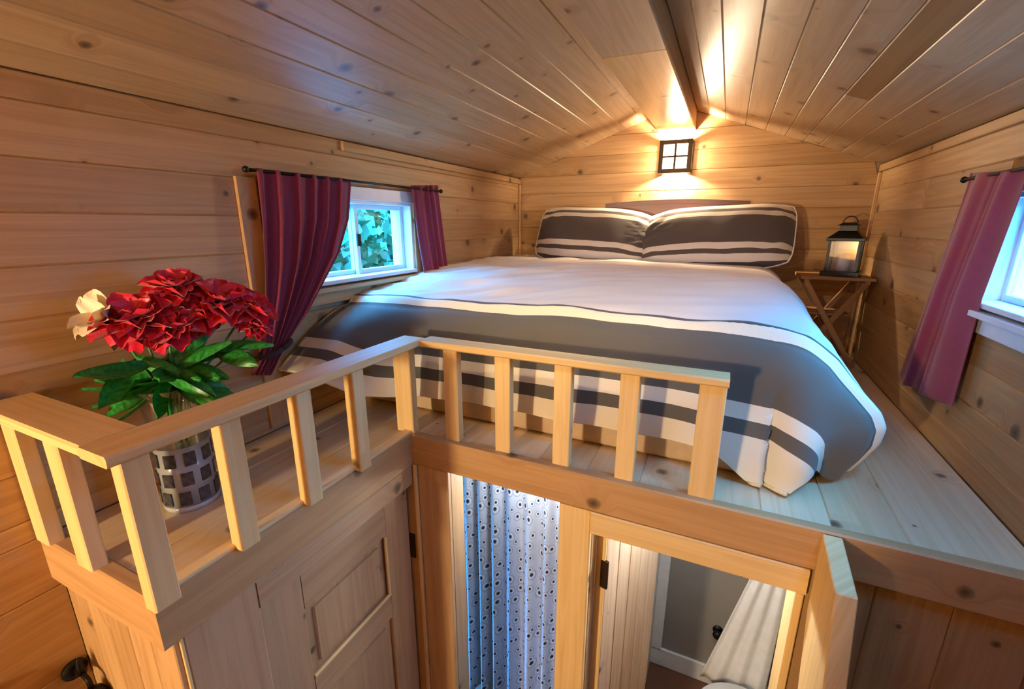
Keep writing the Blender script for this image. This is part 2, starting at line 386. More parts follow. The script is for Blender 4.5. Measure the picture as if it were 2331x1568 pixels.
# front wall far behind the camera
wf = link('wall_front', boxes_mesh('wall_front', [(XL - 0.14, XR + 0.14, YN - 0.1, YN, ZG, 1.75)], PINE)); tag(wf, 'plain pine end wall far behind the viewer', kind='structure')
# ceilings
def ceiling(side):
    if side == 'left':
        g = [XL, -1.53, -1.405, -1.28, -1.155, -1.03, -0.905, -0.775, -0.65, -0.525]; zf = lambda x: EL + SL * (x - XL); sg = 1
    else:
        g = [-0.285, -0.20, -0.1, 0.024, 0.146, 0.262, 0.37, 0.458, 0.58, 0.70, XR]; zf = lambda x: ER + SL * (XR - x); sg = -1
    ct, st = 1 / math.hypot(1, SL), SL / math.hypot(1, SL)
    nrm = Vector((-sg * st, 0, ct))            # up and out
    xa, xb = (XL - 0.14, -0.40) if side == 'left' else (-0.40, XR + 0.14)
    bm = bmesh.new()
    blocks = [(xa, xb, YN - 0.1, YB + 0.12)]
    if side == 'right':
        h = SKY; blocks = [(xa, xb, YN - 0.1, h[2]), (xa, xb, h[3], YB + 0.12), (xa, h[0], h[2], h[3]), (h[1], xb, h[2], h[3])]
    for a, b, p, q in blocks:
        vs = [bm.verts.new(Vector((x, y, zf(x))) + nrm * d) for d in (TH, 0.10) for y in (p, q) for x in (a, b)]
        for fc in ((0, 1, 3, 2), (4, 6, 7, 5), (0, 4, 5, 1), (2, 3, 7, 6), (0, 2, 6, 4), (1, 5, 7, 3)): bm.faces.new([vs[k] for k in fc])
    me = bm_mesh(bm, 'ceiling')
    c = link('ceiling_' + side, me, INSUL)
    rnd = random.Random(5 if side == 'left' else 9)
    for k, (a, b) in enumerate(zip(g, g[1:])):
        m = (a + b) / 2; w = (b - a) / ct
        cuts = [YN, YB]
        if side == 'right' and abs(a - 0.37) < 1e-3: cuts = [YN, 2.44, YB]
        elif rnd.random() < 0.5: cuts = [YN, rnd.uniform(1.3, 3.0), YB]
        if side == 'right' and a >= SKY[0] - 0.001 and b <= SKY[1] + 0.001: cuts = [YN, SKY[2], SKY[3]] + cuts[1:]
        for s, (p, q) in enumerate(zip(cuts, cuts[1:])):
            if side == 'right' and abs(p - SKY[2]) < 1e-6 and abs(q - SKY[3]) < 1e-6: continue
            mm = PINED if (side == 'right' and abs(a - 0.37) < 1e-3 and q < 2.5) else PINEC
            ctr = Vector((m, (p + q) / 2, zf(m))) + nrm * (TH / 2)
            link('plank', board_mesh(q - p, w, TH, 0.004, mm), None, c, frame_M(ctr, (0, 1, 0), (sg * ct * -1 * -1, 0, st) if side == 'left' else (ct, 0, -st)))
    return c
cl = ceiling('left'); tag(cl, 'sloping knotty pine ceiling above the curtained window and red flowers', kind='structure')
cr = ceiling('right'); tag(cr, 'sloping pine ceiling with one dark orange board, above the black lantern', kind='structure')
# ridge beam
rb = empty('ridge_beam', (-0.405, 0, 1.46)); tag(rb, 'pine ridge beam running over the bed above the lit wall lamp', 'beam', kind='structure')
board('beam_core', -0.522, -0.286, YN, YB, 1.478, 1.60, PINEB, rb, 0.004)
board('soffit_board', -0.526, -0.282, YN, 1.955, 1.460, 1.478, PINEC, rb, 0.003)
board('soffit_board', -0.526, -0.282, 1.962, YB, 1.460, 1.478, SOFF, rb, 0.003)
# eave and corner trims
def trim(i, label, *b, m=PINER):
    o = board('trim_%d' % i, *b, m); tag(o, label, kind='structure'); return o
trim(1, 'thin pine moulding along the ceiling above the curtained window', XL, XL + 0.016, 1.66, YB, EL - 0.045, EL - 0.005, m=PINE)
trim(2, 'thin pine moulding along the ceiling edge above the lantern', XR - 0.016, XR, -1.2, YB, ER - 0.045, ER - 0.005, m=PINE)
trim(3, 'narrow pine corner strip beside the bed head, near the window', XL, XL + 0.018, YB - 0.018, YB, 0.02, EL - 0.05, m=PINEB)
trim(4, 'narrow pine corner strip behind the black lantern', XR - 0.018, XR, YB - 0.018, YB, 0.02, ER - 0.05, m=PINEB)
trim(5, 'upright orange pine strip on the wall beside the tied curtain', XL, XL + 0.014, 1.125, 1.205, 0.02, 1.0, m=PINEB)

# ---- loft floor
FT = 0.03
fl = link('floor', boxes_mesh('floor', [(XL, XR, Y1 + 0.04, YB, -0.11, -FT), (XL, XC - 0.04, Y0 + 0.04, Y1 + 0.04, -0.11, -FT)], INSUL))
tag(fl, 'pine plank loft floor under the bed and the flower vase', kind='structure')
x = XL; fx = [XL]
while x < XR - 0.01:
    x += 0.1806; fx.append(min(x, XR))
for a, b in zip(fx, fx[1:]):
    y0 = Y0 + 0.04 if b <= XC - 0.02 else Y1 + 0.04
    if b > XC - 0.045 and a < XC - 0.05: b2 = XC - 0.04; board('plank', a, b2, Y0 + 0.04, Y1 + 0.04, -FT, 0, PINEF, fl, 0.004, 1); y0 = Y1 + 0.04
    board('plank', a, b, y0, YB, -FT, 0, PINEF, fl, 0.004, 1)
# ---- loft edge beams
def tagb(o, label): return tag(o, label, 'beam', kind='structure')
tagb(board('loft_beam', XC, XR, Y1, Y1 + 0.04, -0.13, 0.004, PINEB, None, 0.005), 'long pine beam across the two doorways below the bed')
tagb(board('loft_beam', XC - 0.04, XC, Y0, Y1 + 0.04, -0.135, 0.004, PINEB, None, 0.005), 'pine beam above the panelled closed door')
tagb(board('loft_beam', XL, XC - 0.04, Y0, Y0 + 0.04, -0.135, 0.004, PINEB, None, 0.005), 'short pine beam under the railing beside the flower vase')

# ---- lower storey
gf = link('floor_lower', boxes_mesh('floor_lower', [(XL - 0.1, XR + 0.1, YN, YB, ZG - 0.06, ZG)], BROWNF)); tag(gf, 'dark brown floor of the room below the loft', kind='structure')
# closet wall (plane x = XC) with door_1
wc = link('wall_closet', boxes_mesh('wall_closet', [(XC - 0.10, XC - 0.03, Y0 + 0.04, 0.62, ZG, -0.135), (XL, XC - 0.10, Y0 + 0.04, Y0 + 0.10, ZG, -0.135)], INSUL))
tag(wc, 'pine wall below the flower vase, left of the panelled door', kind='structure')
board('casing_board', XC - 0.028, XC - 0.006, 0.452, 0.645, ZG, -0.135, DOORW, wc, 0.004)
board('casing_board', XC - 0.10, XC - 0.006, 0.445, 0.452, ZG, -0.135, PINER, wc, 0.001, 2)
board('casing_board', XC - 0.028, XC - 0.004, 0.645, Y1 - 0.002, -0.225, -0.135, DOORW, wc, 0.004)
for i in range(5): board('plank', XL + 0.001 + 0.1055 * i, XL + 0.1055 * (i + 1) - 0.001, Y0 + 0.022, Y0 + 0.04, ZG, -0.136, PINE, wc, 0.003, 2)
d1 = empty('door_1', (XC - 0.05, 0.65, ZG)); tag(d1, 'closed pine panelled door below the railing', kind='structure')
DX0, DX1 = XC - 0.075, XC - 0.035
def door_parts(d, f):
    """f(u0,u1,z0,z1,depth0,depth1,name,mat,grain): door leaf in its own plane, width 0..0.69"""
    f(0.0, 0.15, ZG + .01, -0.235, 0, 1, 'stile', 2); f(0.545, 0.69, ZG + .01, -0.235, 0, 1, 'stile', 2)
    f(0.15, 0.545, -0.385, -0.235, 0, 1, 'door_rail', None); f(0.15, 0.545, -0.79, -0.67, 0, 1, 'door_rail', None); f(0.15, 0.545, ZG + .01, -1.85, 0, 1, 'door_rail', None)
    f(0.15, 0.545, -0.67, -0.385, .25, .6, 'door_panel', 2); f(0.15, 0.545, -1.85, -0.79, .25, .6, 'door_panel', 2)
    f(0.185, 0.51, -0.64, -0.415, .25, .8, 'raised_field', 2); f(0.185, 0.51, -1.82, -0.82, .25, .8, 'raised_field', 2)
def fd1(u0, u1, z0, z1, a, b, name, g):
    board(name, DX0 + a * 0.04, DX0 + b * 0.04, 0.652 + u0, 0.652 + u1, z0, z1, DOORW, d1, 0.004 if name != 'raised_field' else 0.012, g)
door_parts(d1, fd1)
board('molding', XC - 0.042, XC - 0.030, 0.802, 1.197, -0.674, -0.662, PINER, d1, 0.003); board('molding', XC - 0.042, XC - 0.030, 1.186, 1.198, -0.67, -0.385, PINER, d1, 0.003)
board('hinge', XC - 0.036, XC - 0.012, 1.343, 1.349, -0.595, -0.475, BRONZE, d1, 0.001)
# front partition (plane y = Y1) with two doorways
wp = link('wall_partition', boxes_mesh('wall_partition', [(XC, -0.93, Y1 + 0.03, Y1 + 0.09, ZG, -0.13), (-0.435, -0.335, Y1 + 0.03, Y1 + 0.09, ZG, -0.13), (0.31, XR, Y1 + 0.03, Y1 + 0.09, ZG, -0.13)], INSUL))
tag(wp, 'pine partition with two doorways under the long loft beam', kind='structure')
board('casing_board', -1.068, -0.92, Y1 + 0.005, Y1 + 0.03, ZG, -0.131, DOORW, wp, 0.004)
board('casing_board', -1.084, -1.069, Y1 - 0.006, Y1 + 0.03, ZG, -0.131, PINER, wp, 0.002)
board('jamb', -1.20, -1.085, Y1 + 0.001, Y1 + 0.09, ZG, -0.136, DOORW, wp, 0.001)
board('casing_board', -0.444, -0.328, Y1 + 0.002, Y1 + 0.03, ZG, -0.131, PINER, wp, 0.004)
board('casing_board', -0.327, 0.32, Y1 - 0.004, Y1 + 0.03, -0.218, -0.131, PINER, wp, 0.004)
board('casing_board', 0.296, 0.318, Y1 + 0.0, Y1 + 0.03, ZG, -0.219, PINER, wp, 0.003)
x = 0.319
for w in (0.16, 0.166, 0.165): board('plank', x, x + w - 0.001, Y1 + 0.012, Y1 + 0.03, ZG, -0.131, PINE, wp, 0.003, 2); x += w
# jambs
board('jamb', -0.93, -0.92, Y1 + 0.03, Y1 + 0.12, ZG, -0.13, DOORW, wp, 0.001); board('jamb', -0.444, -0.435, Y1 + 0.03, Y1 + 0.12, ZG, -0.13, PINER, wp, 0.001)
board('jamb', -0.335, -0.326, Y1 + 0.03, Y1 + 0.12, ZG, -0.13, DOORW, wp, 0.001); board('jamb', 0.297, 0.31, Y1 + 0.03, Y1 + 0.12, ZG, -0.13, PINER, wp, 0.001)
# second door, standing open into the bathroom
d2 = empty('door_2', (-0.285, Y1 + 0.10, ZG), math.radians(76)); tag(d2, 'open pine door with brown hinge in the bathroom doorway', kind='structure')
DOOR2 = pine('pale_door_pine', (0.70, 0.50, 0.33), (0.58, 0.37, 0.22), knot=0.6, kscale=2.5, vary=0.10)
for k in range(5): link('plank', board_mesh(1.80, 0.116, 0.036, 0.004, DOOR2), None, d2, frame_M((0.06 + 0.1185 * k, 0.018, 0.915), (0, 0, 1), (1, 0, 0)))
link('edge_strip', board_mesh(1.80, 0.012, 0.038, 0.002, PINER), None, d2, frame_M((-0.005, 0.018, 0.915), (0, 0, 1), (1, 0, 0)))
link('hinge', board_mesh(0.12, 0.03, 0.012, 0.002, BRONZE), None, d2, frame_M((-0.008, 0.0, ZG * 0 + 1.60), (0, 0, 1), (0, 1, 0)))
# bathroom walls
wb = link('wall_bathroom', boxes_mesh('wall_bathroom', [(-0.17, XR, 2.60, 2.66, ZG, -0.12)], GREYP)); tag(wb, 'grey bathroom wall seen through the open doorway', kind='structure')
ws = link('wall_shower', boxes_mesh('wall_shower', [(-0.24, -0.17, 1.98, 2.66, ZG, -0.12), (XL, -0.24, 2.60, 2.66, ZG, -0.12)], WHITEP)); tag(ws, 'white shower wall behind the ringed curtain', kind='structure')
tag(board('baseboard_bathroom', -0.17, XR, 2.582, 2.60, ZG, ZG + 0.14, WHITEP, None, 0.004), 'white baseboard along the grey bathroom wall', kind='structure')
trim(6, 'white corner trim beside the grey bathroom wall', -0.17, -0.105, 2.575, 2.60, ZG + 0.14, -0.12, m=WHITEP)
trim(7, 'white ceiling board over the bathroom under the loft', XL, XR, Y1 + 0.09, YB, -0.135, -0.112, m=WHITEP)

# ---- windows
def window(n, X, sgn, w, label, glassx=0.08, casing=None, two=True):
    """sgn=-1 left wall (outside towards -x)"""
    y0, y1, z0, z1 = w
    e = empty('window_%d' % n, (X, (y0 + y1) / 2, z0)); tag(e, label, kind='structure')
    def bx(name, a, b, c, d, p, q, m=VINYL, par=e):
        lo, hi = sorted((X + sgn * a, X + sgn * b)); return board(name, lo, hi, c, d, p, q, m, par, 0.002)
    g = glassx
    # jamb lining
    bx('jamb', -0.004, 0.14, y0, y0 + 0.015, z0, z1); bx('jamb', -0.004, 0.14, y1 - 0.015, y1, z0, z1)
    bx('head_jamb', -0.004, 0.14, y0 + .015, y1 - .015, z1 - 0.015, z1); bx('sill', -0.03, 0.14, y0 + .015, y1 - .015, z0, z0 + 0.018)
    # sashes
    mid = (y0 + y1) / 2
    for k, (a, b) in enumerate(((y0 + .015, mid + 0.012), (mid - 0.012, y1 - .015))):
        o = g + 0.014 * (1 if k == 0 else -1)
        s0, s1, t = o - 0.012, o + 0.012, 0.023
        st = bx('sash_stile', s0, s1, a, a + t, z0 + .018, z1 - .015); bx('sash_stile', s0, s1, b - t, b, z0 + .018, z1 - .015)
        bx('sash_rail', s0, s1, a + t, b - t, z0 + .018, z0 + .018 + t); bx('sash_rail', s0, s1, a + t, b - t, z1 - .015 - t, z1 - .015)
        bx('pane', o - 0.002, o + 0.002, a + t, b - t, z0 + .018 + t, z1 - .015 - t, PANE)
    bx('latch', g - 0.036, g - 0.024, mid - 0.012, mid + 0.012, (z0 + z1) / 2 - 0.03, (z0 + z1) / 2 + 0.03, BLACK) if two else None
    if casing:
        cw, m, mh = casing
        bx('casing', -0.016, 0.0, y0 - cw, y0, z0 - 0.01, z1 + cw, m); bx('casing', -0.016, 0.0, y1, y1 + cw, z0 - 0.01, z1 + cw, m)
        bx('casing', -0.016, 0.0, y0, y1, z1, z1 + cw, VINYL); bx('stool', -0.045, 0.0, y0 - cw, y1 + cw, z0 - 0.03, z0 - 0.01, mh); bx('apron', -0.018, 0.0, y0 - cw + .01, y1 + cw - .01, z0 - 0.085, z0 - 0.03, mh)
    # sky portal so that daylight through the opening is sampled well
    ld = bpy.data.lights.new('daylight_portal', 'AREA'); ld.shape = 'RECTANGLE'; ld.size = y1 - y0; ld.size_y = z1 - z0; ld.cycles.is_portal = True
    lo = bpy.data.objects.new('daylight_portal', ld); COL.objects.link(lo)
    lo.matrix_world = frame_M((X + sgn * 0.15, (y0 + y1) / 2, (z0 + z1) / 2), (0, 1, 0), (0, 0, 1 if sgn < 0 else -1) if False else (0, 0, 1))
    # area lights emit along local -z; local z = ax x ay = +x, so emit -x; flip for the left wall
    if sgn < 0: lo.matrix_world = frame_M((X + sgn * 0.15, (y0 + y1) / 2, (z0 + z1) / 2), (0, -1, 0), (0, 0, 1))
    return e
window(1, XL, -1, WL, 'white two-pane window between burgundy curtains, green trees outside', casing=(0.06, PINE, PINE))
window(2, XR, 1, WR, 'window with white sill beside the leaning burgundy curtain', casing=(0.05, PINE, VINYL))
def added_roof_window():  # unseen opening, added to throw blue daylight on the floor strip
    x0, x1, y0, y1 = SKY; zf = lambda x: ER + SL * (XR - x); ct, st = 1 / math.hypot(1, SL), SL / math.hypot(1, SL)
    nrm = Vector((st, 0, ct)); ax, ay = Vector((0, 1, 0)), Vector((ct, 0, -st)); mid = Vector(((x0 + x1) / 2, (y0 + y1) / 2, zf((x0 + x1) / 2)))
    w, l = (x1 - x0) / ct, y1 - y0
    e = empty('window_5', mid); tag(e, 'unseen roof window added in the sloping ceiling to light the floor blue', kind='structure')
    def put(name, u, v, n, du, dv, dn, m): link(name, board_mesh(du, dv, dn, 0.002, m), None, e, Matrix.Translation(-mid) @ frame_M(mid + ax * u + ay * v + nrm * n, ax, ay))
    for s in (-1, 1):
        put('frame_bar', 0, s * (w / 2 - 0.012), 0.05, l, 0.022, 0.10, VINYL); put('frame_bar', s * (l / 2 - 0.012), 0, 0.05, 0.022, w - 0.05, 0.10, VINYL)
    put('pane', 0, 0, 0.07, l - 0.05, w - 0.05, 0.004, PANE)
    ld = bpy.data.lights.new('daylight_portal', 'AREA'); ld.shape = 'RECTANGLE'; ld.size = l; ld.size_y = w; ld.cycles.is_portal = True
    lo = bpy.data.objects.new('daylight_portal', ld); COL.objects.link(lo); lo.matrix_world = frame_M(mid + nrm * 0.12, ax, -ay)
    if (lo.matrix_world.to_3x3() @ Vector((0, 0, -1))).z > 0: lo.matrix_world = frame_M(mid + nrm * 0.12, ax, ay)
added_roof_window()
window(3, XL, -1, WB, 'bathroom window before the shower curtain', two=False)
window(4, XL, -1, WS, 'unseen shower window added to backlight the ringed curtain', two=False)  # added so that daylight comes through the shower curtain from behind

# ================================================================== RAILING
rl = empty('loft_railing', (XC, Y1, 0)); tag(rl, 'low pine railing with flat balusters around the loft opening', 'railing')
HZ0, HZ1 = 0.378, 0.404
board('handrail', -1.137, -1.030, 0.372, 1.405, HZ0, HZ1, PINER, rl, 0.005)
board('handrail', -1.030, 0.050, 1.362, 1.445, HZ0, HZ1, PINER, rl, 0.005)
board('handrail', XL + 0.001, -1.137, 0.372, 0.482, HZ0, HZ1, PINER, rl, 0.005)
def upright(name, x0, x1, y0, y1): board(name, x0, x1, y0, y1, 0.004, HZ0, PINER, rl, 0.003, 2)
upright('post', -1.092, -1.050, 0.398, 0.452)
upright('post', -1.165, -1.082, 1.362, 1.400)
upright('post', -0.028, 0.047, 1.378, 1.414)
for c in (-0.905, -0.684, -0.455, -0.231): upright('baluster', c - 0.031, c + 0.031, 1.378, 1.414)
for c in (0.634, 0.851, 1.068): upright('baluster', -1.106, -1.062, c - 0.026, c + 0.026)
for c in (-1.365, -1.585): upright('baluster', c - 0.034, c + 0.034, 0.402, 0.438)
board('base_strip', -1.127, -1.089, 0.452, 1.362, 0.004, 0.016, PINER, rl, 0.003)

# ladder rail fixed to the beam
lr = empty('ladder_rail', (0.353, 1.25, 0)); tag(lr, 'pine ladder side rail with angled top fixed to the loft beam', 'ladder')
prof = [(1.346, 0.0), (1.149, -0.03), (0.60, ZG), (0.82, ZG), (1.346, -0.25)]
v = [(sx, p[0] - 1.25, p[1]) for sx in (-0.0235, 0.0235) for p in prof]
n5 = len(prof); f = [tuple(range(n5)), tuple(range(2 * n5 - 1, n5 - 1, -1))] + [(i, n5 + i, n5 + (i + 1) % n5, (i + 1) % n5) for i in range(n5)]
me = bpy.data.meshes.new('ladder_stringer'); me.from_pydata(v, [], f); me.update()
bm = bmesh.new(); bm.from_mesh(me); bmesh.ops.recalc_face_normals(bm, faces=bm.faces)
# grain runs along local x in the material: rotate the mesh so that its long side lies on x
bm.transform(Matrix.Rotation(math.radians(90), 4, 'Y')); bm.to_mesh(me); bm.free()
st = link('stringer', me, PINER, lr, Matrix.Rotation(math.radians(-90), 4, 'Y')); bevel(st, 0.003, 1)

# ================================================================== BED
bed = empty('bed', (-0.63, 2.6, 0)); tag(bed, 'king bed on a tan base with dark red headboard', 'bed')
def soft_box(name, x0, x1, y0, y1, z0, z1, m, r, parent):
    o = link(name, boxes_mesh(name, [(x0 + .63, x1 + .63, y0 - 2.6, y1 - 2.6, z0, z1)], m), None, parent); bevel(o, r, 3)
    for p in o.data.polygons: p.use_smooth = True
    return o
soft_box('base', -1.60, 0.30, 1.585, 3.54, 0.004, 0.24, TICK, 0.015, bed)
soft_box('mattress', -1.60, 0.30, 1.60, 3.54, 0.242, 0.46, MATTR, 0.05, bed)
# headboard: arched dark red panel between two posts
nn = 24; top = [(-0.875 + 0.985 * i / nn, 0.985 + 0.022 * math.sin(math.pi * i / nn)) for i in range(nn + 1)]
def slab(pts, y0, y1, name, m):
    k = len(pts); v = [(a + .63, y0 - 2.6, b) for a, b in pts] + [(a + .63, y1 - 2.6, b) for a, b in pts]
    f = [tuple(range(k)), tuple(range(2 * k - 1, k - 1, -1))] + [(i, k + i, k + (i + 1) % k, (i + 1) % k) for i in range(k)]
    me = bpy.data.meshes.new(name); me.from_pydata(v, [], f); me.update()
    b2 = bmesh.new(); b2.from_mesh(me); bmesh.ops.recalc_face_normals(b2, faces=b2.faces); b2.to_mesh(me); b2.free(); me.materials.append(m); return me
link('headboard', slab([(-0.875, 0.47), *[(a, b - 0.03) for a, b in top], (0.11, 0.47)], 3.572, 3.592, 'headboard', MAHO), None, bed)
link('headboard_cap', slab([*[(a, b - 0.03) for a, b in top], *top[::-1]], 3.558, 3.606, 'headboard_cap', MAHO), None, bed)

# ---- duvet: flat striped sheet folded over the foot and one side of the bed
XE, YF, RC, XW = 0.345, 1.56, 0.16, -1.606
FRONT = YF - 0.345
def arc_profile(d, R=0.16, flare=0.1):
    a1 = math.acos(max(-0.95, min(0.95, flare))); q = R * a1
    if d < q: return R * math.sin(d / R), R * (1 - math.cos(d / R))
    return R * math.sin(a1) + (d - q) * flare, R * (1 - math.cos(a1)) + (d - q) * math.sin(a1)
SIDE = [(0, 0), (0.10, 0.012), (0.176, 0.083), (0.236, 0.166), (0.284, 0.240), (0.296, 0.285), (0.286, 0.34), (0.255, 0.40), (0.21, 0.48), (0.20, 0.60)]
def side_profile(d):
    for (r0, h0), (r1, h1) in zip(SIDE, SIDE[1:]):
        l = math.hypot(r1 - r0, h1 - h0)
        if d <= l: return r0 + (r1 - r0) * d / l, h0 + (h1 - h0) * d / l
        d -= l
    return SIDE[-1][0], SIDE[-1][1] + d
def top_z(x, y):
    z = 0.505 + 0.072 * smooth01((y - 1.50) / 1.0)
    z += 0.012 * math.exp(-((x + 0.55) / 0.5) ** 2) - 0.015 * smooth01((x - 0.05) / 0.3)
    return z
def duvet_pt(x, y):
    dx = max(0.0, x - (XE - RC)); dy = max(0.0, (YF + RC) - y)
    cx, cy = min(x, XE - RC), max(y, YF + RC)
    d = math.hypot(dx, dy)
    ang = math.atan2(dy, dx) if d > 1e-6 else 0
    near = 1 - smooth01((y - 1.6) / 1.2)
    wing = smooth01((-1.13 - x) / 0.30) if dy > 0 else 0.0      # the cloth spills forward beside the railing
    cs = math.cos(ang) ** 2 if d > 1e-6 else 0.0
    r, h = arc_profile(d, 0.16, 0.10 + 0.74 * wing)
    rs, hs = side_profile(d); ra, ha = arc_profile(d, 0.16, 0.12)
    rs, hs = ra + (rs - ra) * near, ha + (hs - ha) * near
    r, h = r + (rs - r) * cs, h + (hs - h) * cs
    ux, uy = (dx / d, -dy / d) if d > 1e-6 else (0, 0)
    # folds hanging at the corner and gentle waves along the hems
    low = smooth01((h - 0.12) / 0.3)
    if dx > 0 and dy > 0: r += low * 0.035 * math.sin(ang * 6.0 + 0.9)
    elif dy > 0: r += low * (0.010 * math.sin(x * 9.0) + 0.006 * math.sin(x * 23.0 + 1))
    elif dx > 0: r += low * 0.014 * math.sin(y * 8.0)
    px, py, z = cx + ux * r, cy + uy * r, top_z(cx + ux * min(r, .1), cy + uy * min(r, .1)) - h
    py -= 0.10 * wing * smooth01(d / 0.3)
    # wrinkles
    n = noise.noise(Vector((x * 3.1, y * 3.1, 0.3))) * 0.012 + noise.noise(Vector((x * 2.0 + y * 5.0, (y - x * .6) * 9.0, 4.0))) * 0.0065
    lw = math.exp(-((x + 1.15) / 0.5) ** 2) * smooth01((y - 1.62) / .2)
    n += lw * 0.036 * noise.noise(Vector(((x * .5 + y * .35) * 5, (y * 1.2 - x * 0.9) * 9.0, 7.0)))
    s = y - FRONT
    n += 0.016 * math.exp(-((s - 0.43 - 0.012 * noise.noise(Vector((x * 6, 0, 0)))) / 0.018) ** 2) * (0.4 + 0.6 * smooth01(noise.noise(Vector((x * 2.3, 5, 0))) + 0.5))
    n -= 0.010 * math.exp(-((s - 0.40) / 0.02) ** 2)
    side = max(0.0, 1 - h / 0.16)
    z += n * (0.35 + 0.65 * side); px += ux * n * (1 - side); py += uy * n * (1 - side)
    if z < 0.012:
        k = 0.012 - z; z = 0.012 + 0.004 * math.sin(k * 40); px += ux * k * 0.25; py += uy * k * 0.25
    if px > -1.18: py = max(py, 1.424 if px < 0.08 else 1.396)
    if px < XW: px = XW
    return (px, py, z)
NU, NV = 190, 190; P = []; UV = []
for j in range(NV + 1):
    t = j / NV; t = t ** 1.25
    xm = XE + 0.02 + 0.44 * smooth01(t * (3.52 - FRONT) / 0.42)
    row, ur = [], []
    for i in range(NU + 1):
        s = i / NU; s = 1 - (1 - s) ** 1.4
        x = XW + (xm - XW) * s
        y0 = FRONT - 0.10 * smooth01((x - 0.0) / 0.2); y = y0 + (3.52 - y0) * t
        row.append(duvet_pt(x, y)); ur.append((x, y - FRONT + 0.004 * math.sin(x * 6)))
    P.append(row); UV.append(ur)
dv = link('duvet', grid_mesh('duvet', P, UV, DUV)); solidify(dv, 0.014, 0.0)
tag(dv, 'white duvet with grey and cream stripes at the foot of the bed', 'duvet')

# ---- pillows
def pillow(cx, w, label, seed, rz, bottom_y=3.13, hgt=0.47, thick=0.24, tilt=56, zb=0.55, slump=1):
    rnd = random.Random(seed); NUp, NVp = 40, 26
    def half(sgn):
        P, U = [], []
        for j in range(NVp + 1):
            v = j / NVp; b = 2 * v - 1; row, ur = [], []
            for i in range(NUp + 1):
                u = i / NUp; a = 2 * u - 1
                pinch = 1 - 0.07 * (1 - b * b) if abs(a) > .999 else 1
                x = a * w / 2 * (1 - 0.055 * abs(b) ** 4 * abs(a)); y = b * hgt / 2 * (1 - 0.16 * abs(a) ** 5 * abs(b)) - 0.035 * slump * a * (0.5 + 0.5 * abs(a))
                e = max(0.0, (1 - abs(a) ** 3.0) * (1 - abs(b) ** 2.6)) ** 0.55
                z = sgn * thick / 2 * e + 0.008 * noise.noise(Vector((x * 7 + seed, y * 7, sgn))) * e
                # creases running in from the corners
                z += sgn * 0.022 * e * math.sin(14 * math.atan2(b, 1.05 - abs(a)) + seed) * max(0, abs(a) - 0.55) * 2
                row.append((x, y, z)); ur.append((u, v))
            P.append(row); U.append(ur)
        return P, U
    e = empty('pillow', (cx, bottom_y, zb), rz)
    R = Matrix.Translation((0, 0.10 + 0.5 * hgt * math.cos(math.radians(tilt)), 0.5 * hgt * math.sin(math.radians(tilt)))) @ Matrix.Rotation(math.radians(tilt), 4, 'X')
    for nm, s in (('pillow_front', 1), ('pillow_back', -1)):
        p, u = half(s); me = grid_mesh(nm, p, u, PIL)
        if s < 0: me.flip_normals()
        link(nm, me, None, e, R)
    # piped edge
    loop = []
    p, u = half(1)
    loop = [p[0][i] for i in range(NUp + 1)] + [p[j][NUp] for j in range(1, NVp + 1)] + [p[NVp][i] for i in range(NUp - 1, -1, -1)] + [p[j][0] for j in range(NVp - 1, -1, -1)]
    link('piping', tube(loop, 0.005, 6), MATTR, e, R)
    tag(e, label, 'pillow', 'striped pillows against the headboard'); return e
pillow(-0.90, 0.86, 'dark brown and cream striped pillow nearer the window', 1, math.radians(2))
pillow(-0.10, 0.92, 'dark brown and cream striped pillow nearer the black lantern', 5, math.radians(-3), bottom_y=3.10, slump=-1)

# ================================================================== WALL LAMP
sc = empty('wall_lamp', (-0.394, YB, 1.18)); tag(sc, 'lit square wall lamp with dark frame and four glowing panes', 'lamp')
LWd, LH, LD = 0.215, 0.215, 0.115
def lb(name, x0, x1, y0, y1, z0, z1, m, par=sc, ch=0.002): return board(name, -0.394 + x0, -0.394 + x1, YB + y0, YB + y1, 1.18 + z0, 1.18 + z1, m, par, ch)
lb('back_plate', -0.05, 0.05, -0.012, -0.0005, 0.03, 0.185, BRONZE)
h = LWd / 2; fw = 0.028
for s in (-1, 1):
    xa, xb = sorted((s * h, s * (h - fw)))
    lb('frame_post', xa, xb, -LD, -LD + fw, 0, LH, BRONZE); lb('frame_post', xa, xb, -0.016, -0.001, 0, LH, BRONZE)
for z in (0, LH - fw):
    lb('frame_bar', -h + fw, h - fw, -LD, -LD + fw, z, z + fw, BRONZE)
    for s in (-1, 1):
        xa, xb = sorted((s * h, s * (h - fw))); lb('frame_bar', xa, xb, -LD + fw, -0.016, z, z + fw, BRONZE)
lb('muntin', -0.007, 0.007, -LD + 0.001, -LD + 0.011, fw, LH - fw, BRONZE); lb('muntin', -h + fw, h - fw, -LD + 0.001, -LD + 0.011, LH / 2 - 0.006, LH / 2 + 0.006, BRONZE)
for sx in (-1, 1):
    for z0, z1 in ((fw, LH / 2 - .006), (LH / 2 + .006, LH - fw)):
        a, b = sorted((sx * 0.007, sx * (h - fw))); lb('pane', a, b, -LD + 0.012, -LD + 0.016, z0, z1, LIT, ch=0.0005)
    a, b = sorted((sx * (h - 0.010), sx * (h - 0.006))); lb('side_pane', a, b, -LD + fw, -0.016, fw, LH - fw, LIT, ch=0.0005)
bulb = link('bulb', lathe([(0.0, 0.0), (0.012, 0.0), (0.013, 0.02), (0.022, 0.045), (0.020, 0.06), (0.0, 0.07)], 12), emit('bulb_glow', (1, .85, .6), 12.0), sc, Matrix.Translation((0, -0.055, 0.07)))
lb('bulb_holder', -0.013, 0.013, -0.07, -0.012, 0.050, 0.069, BRONZE)
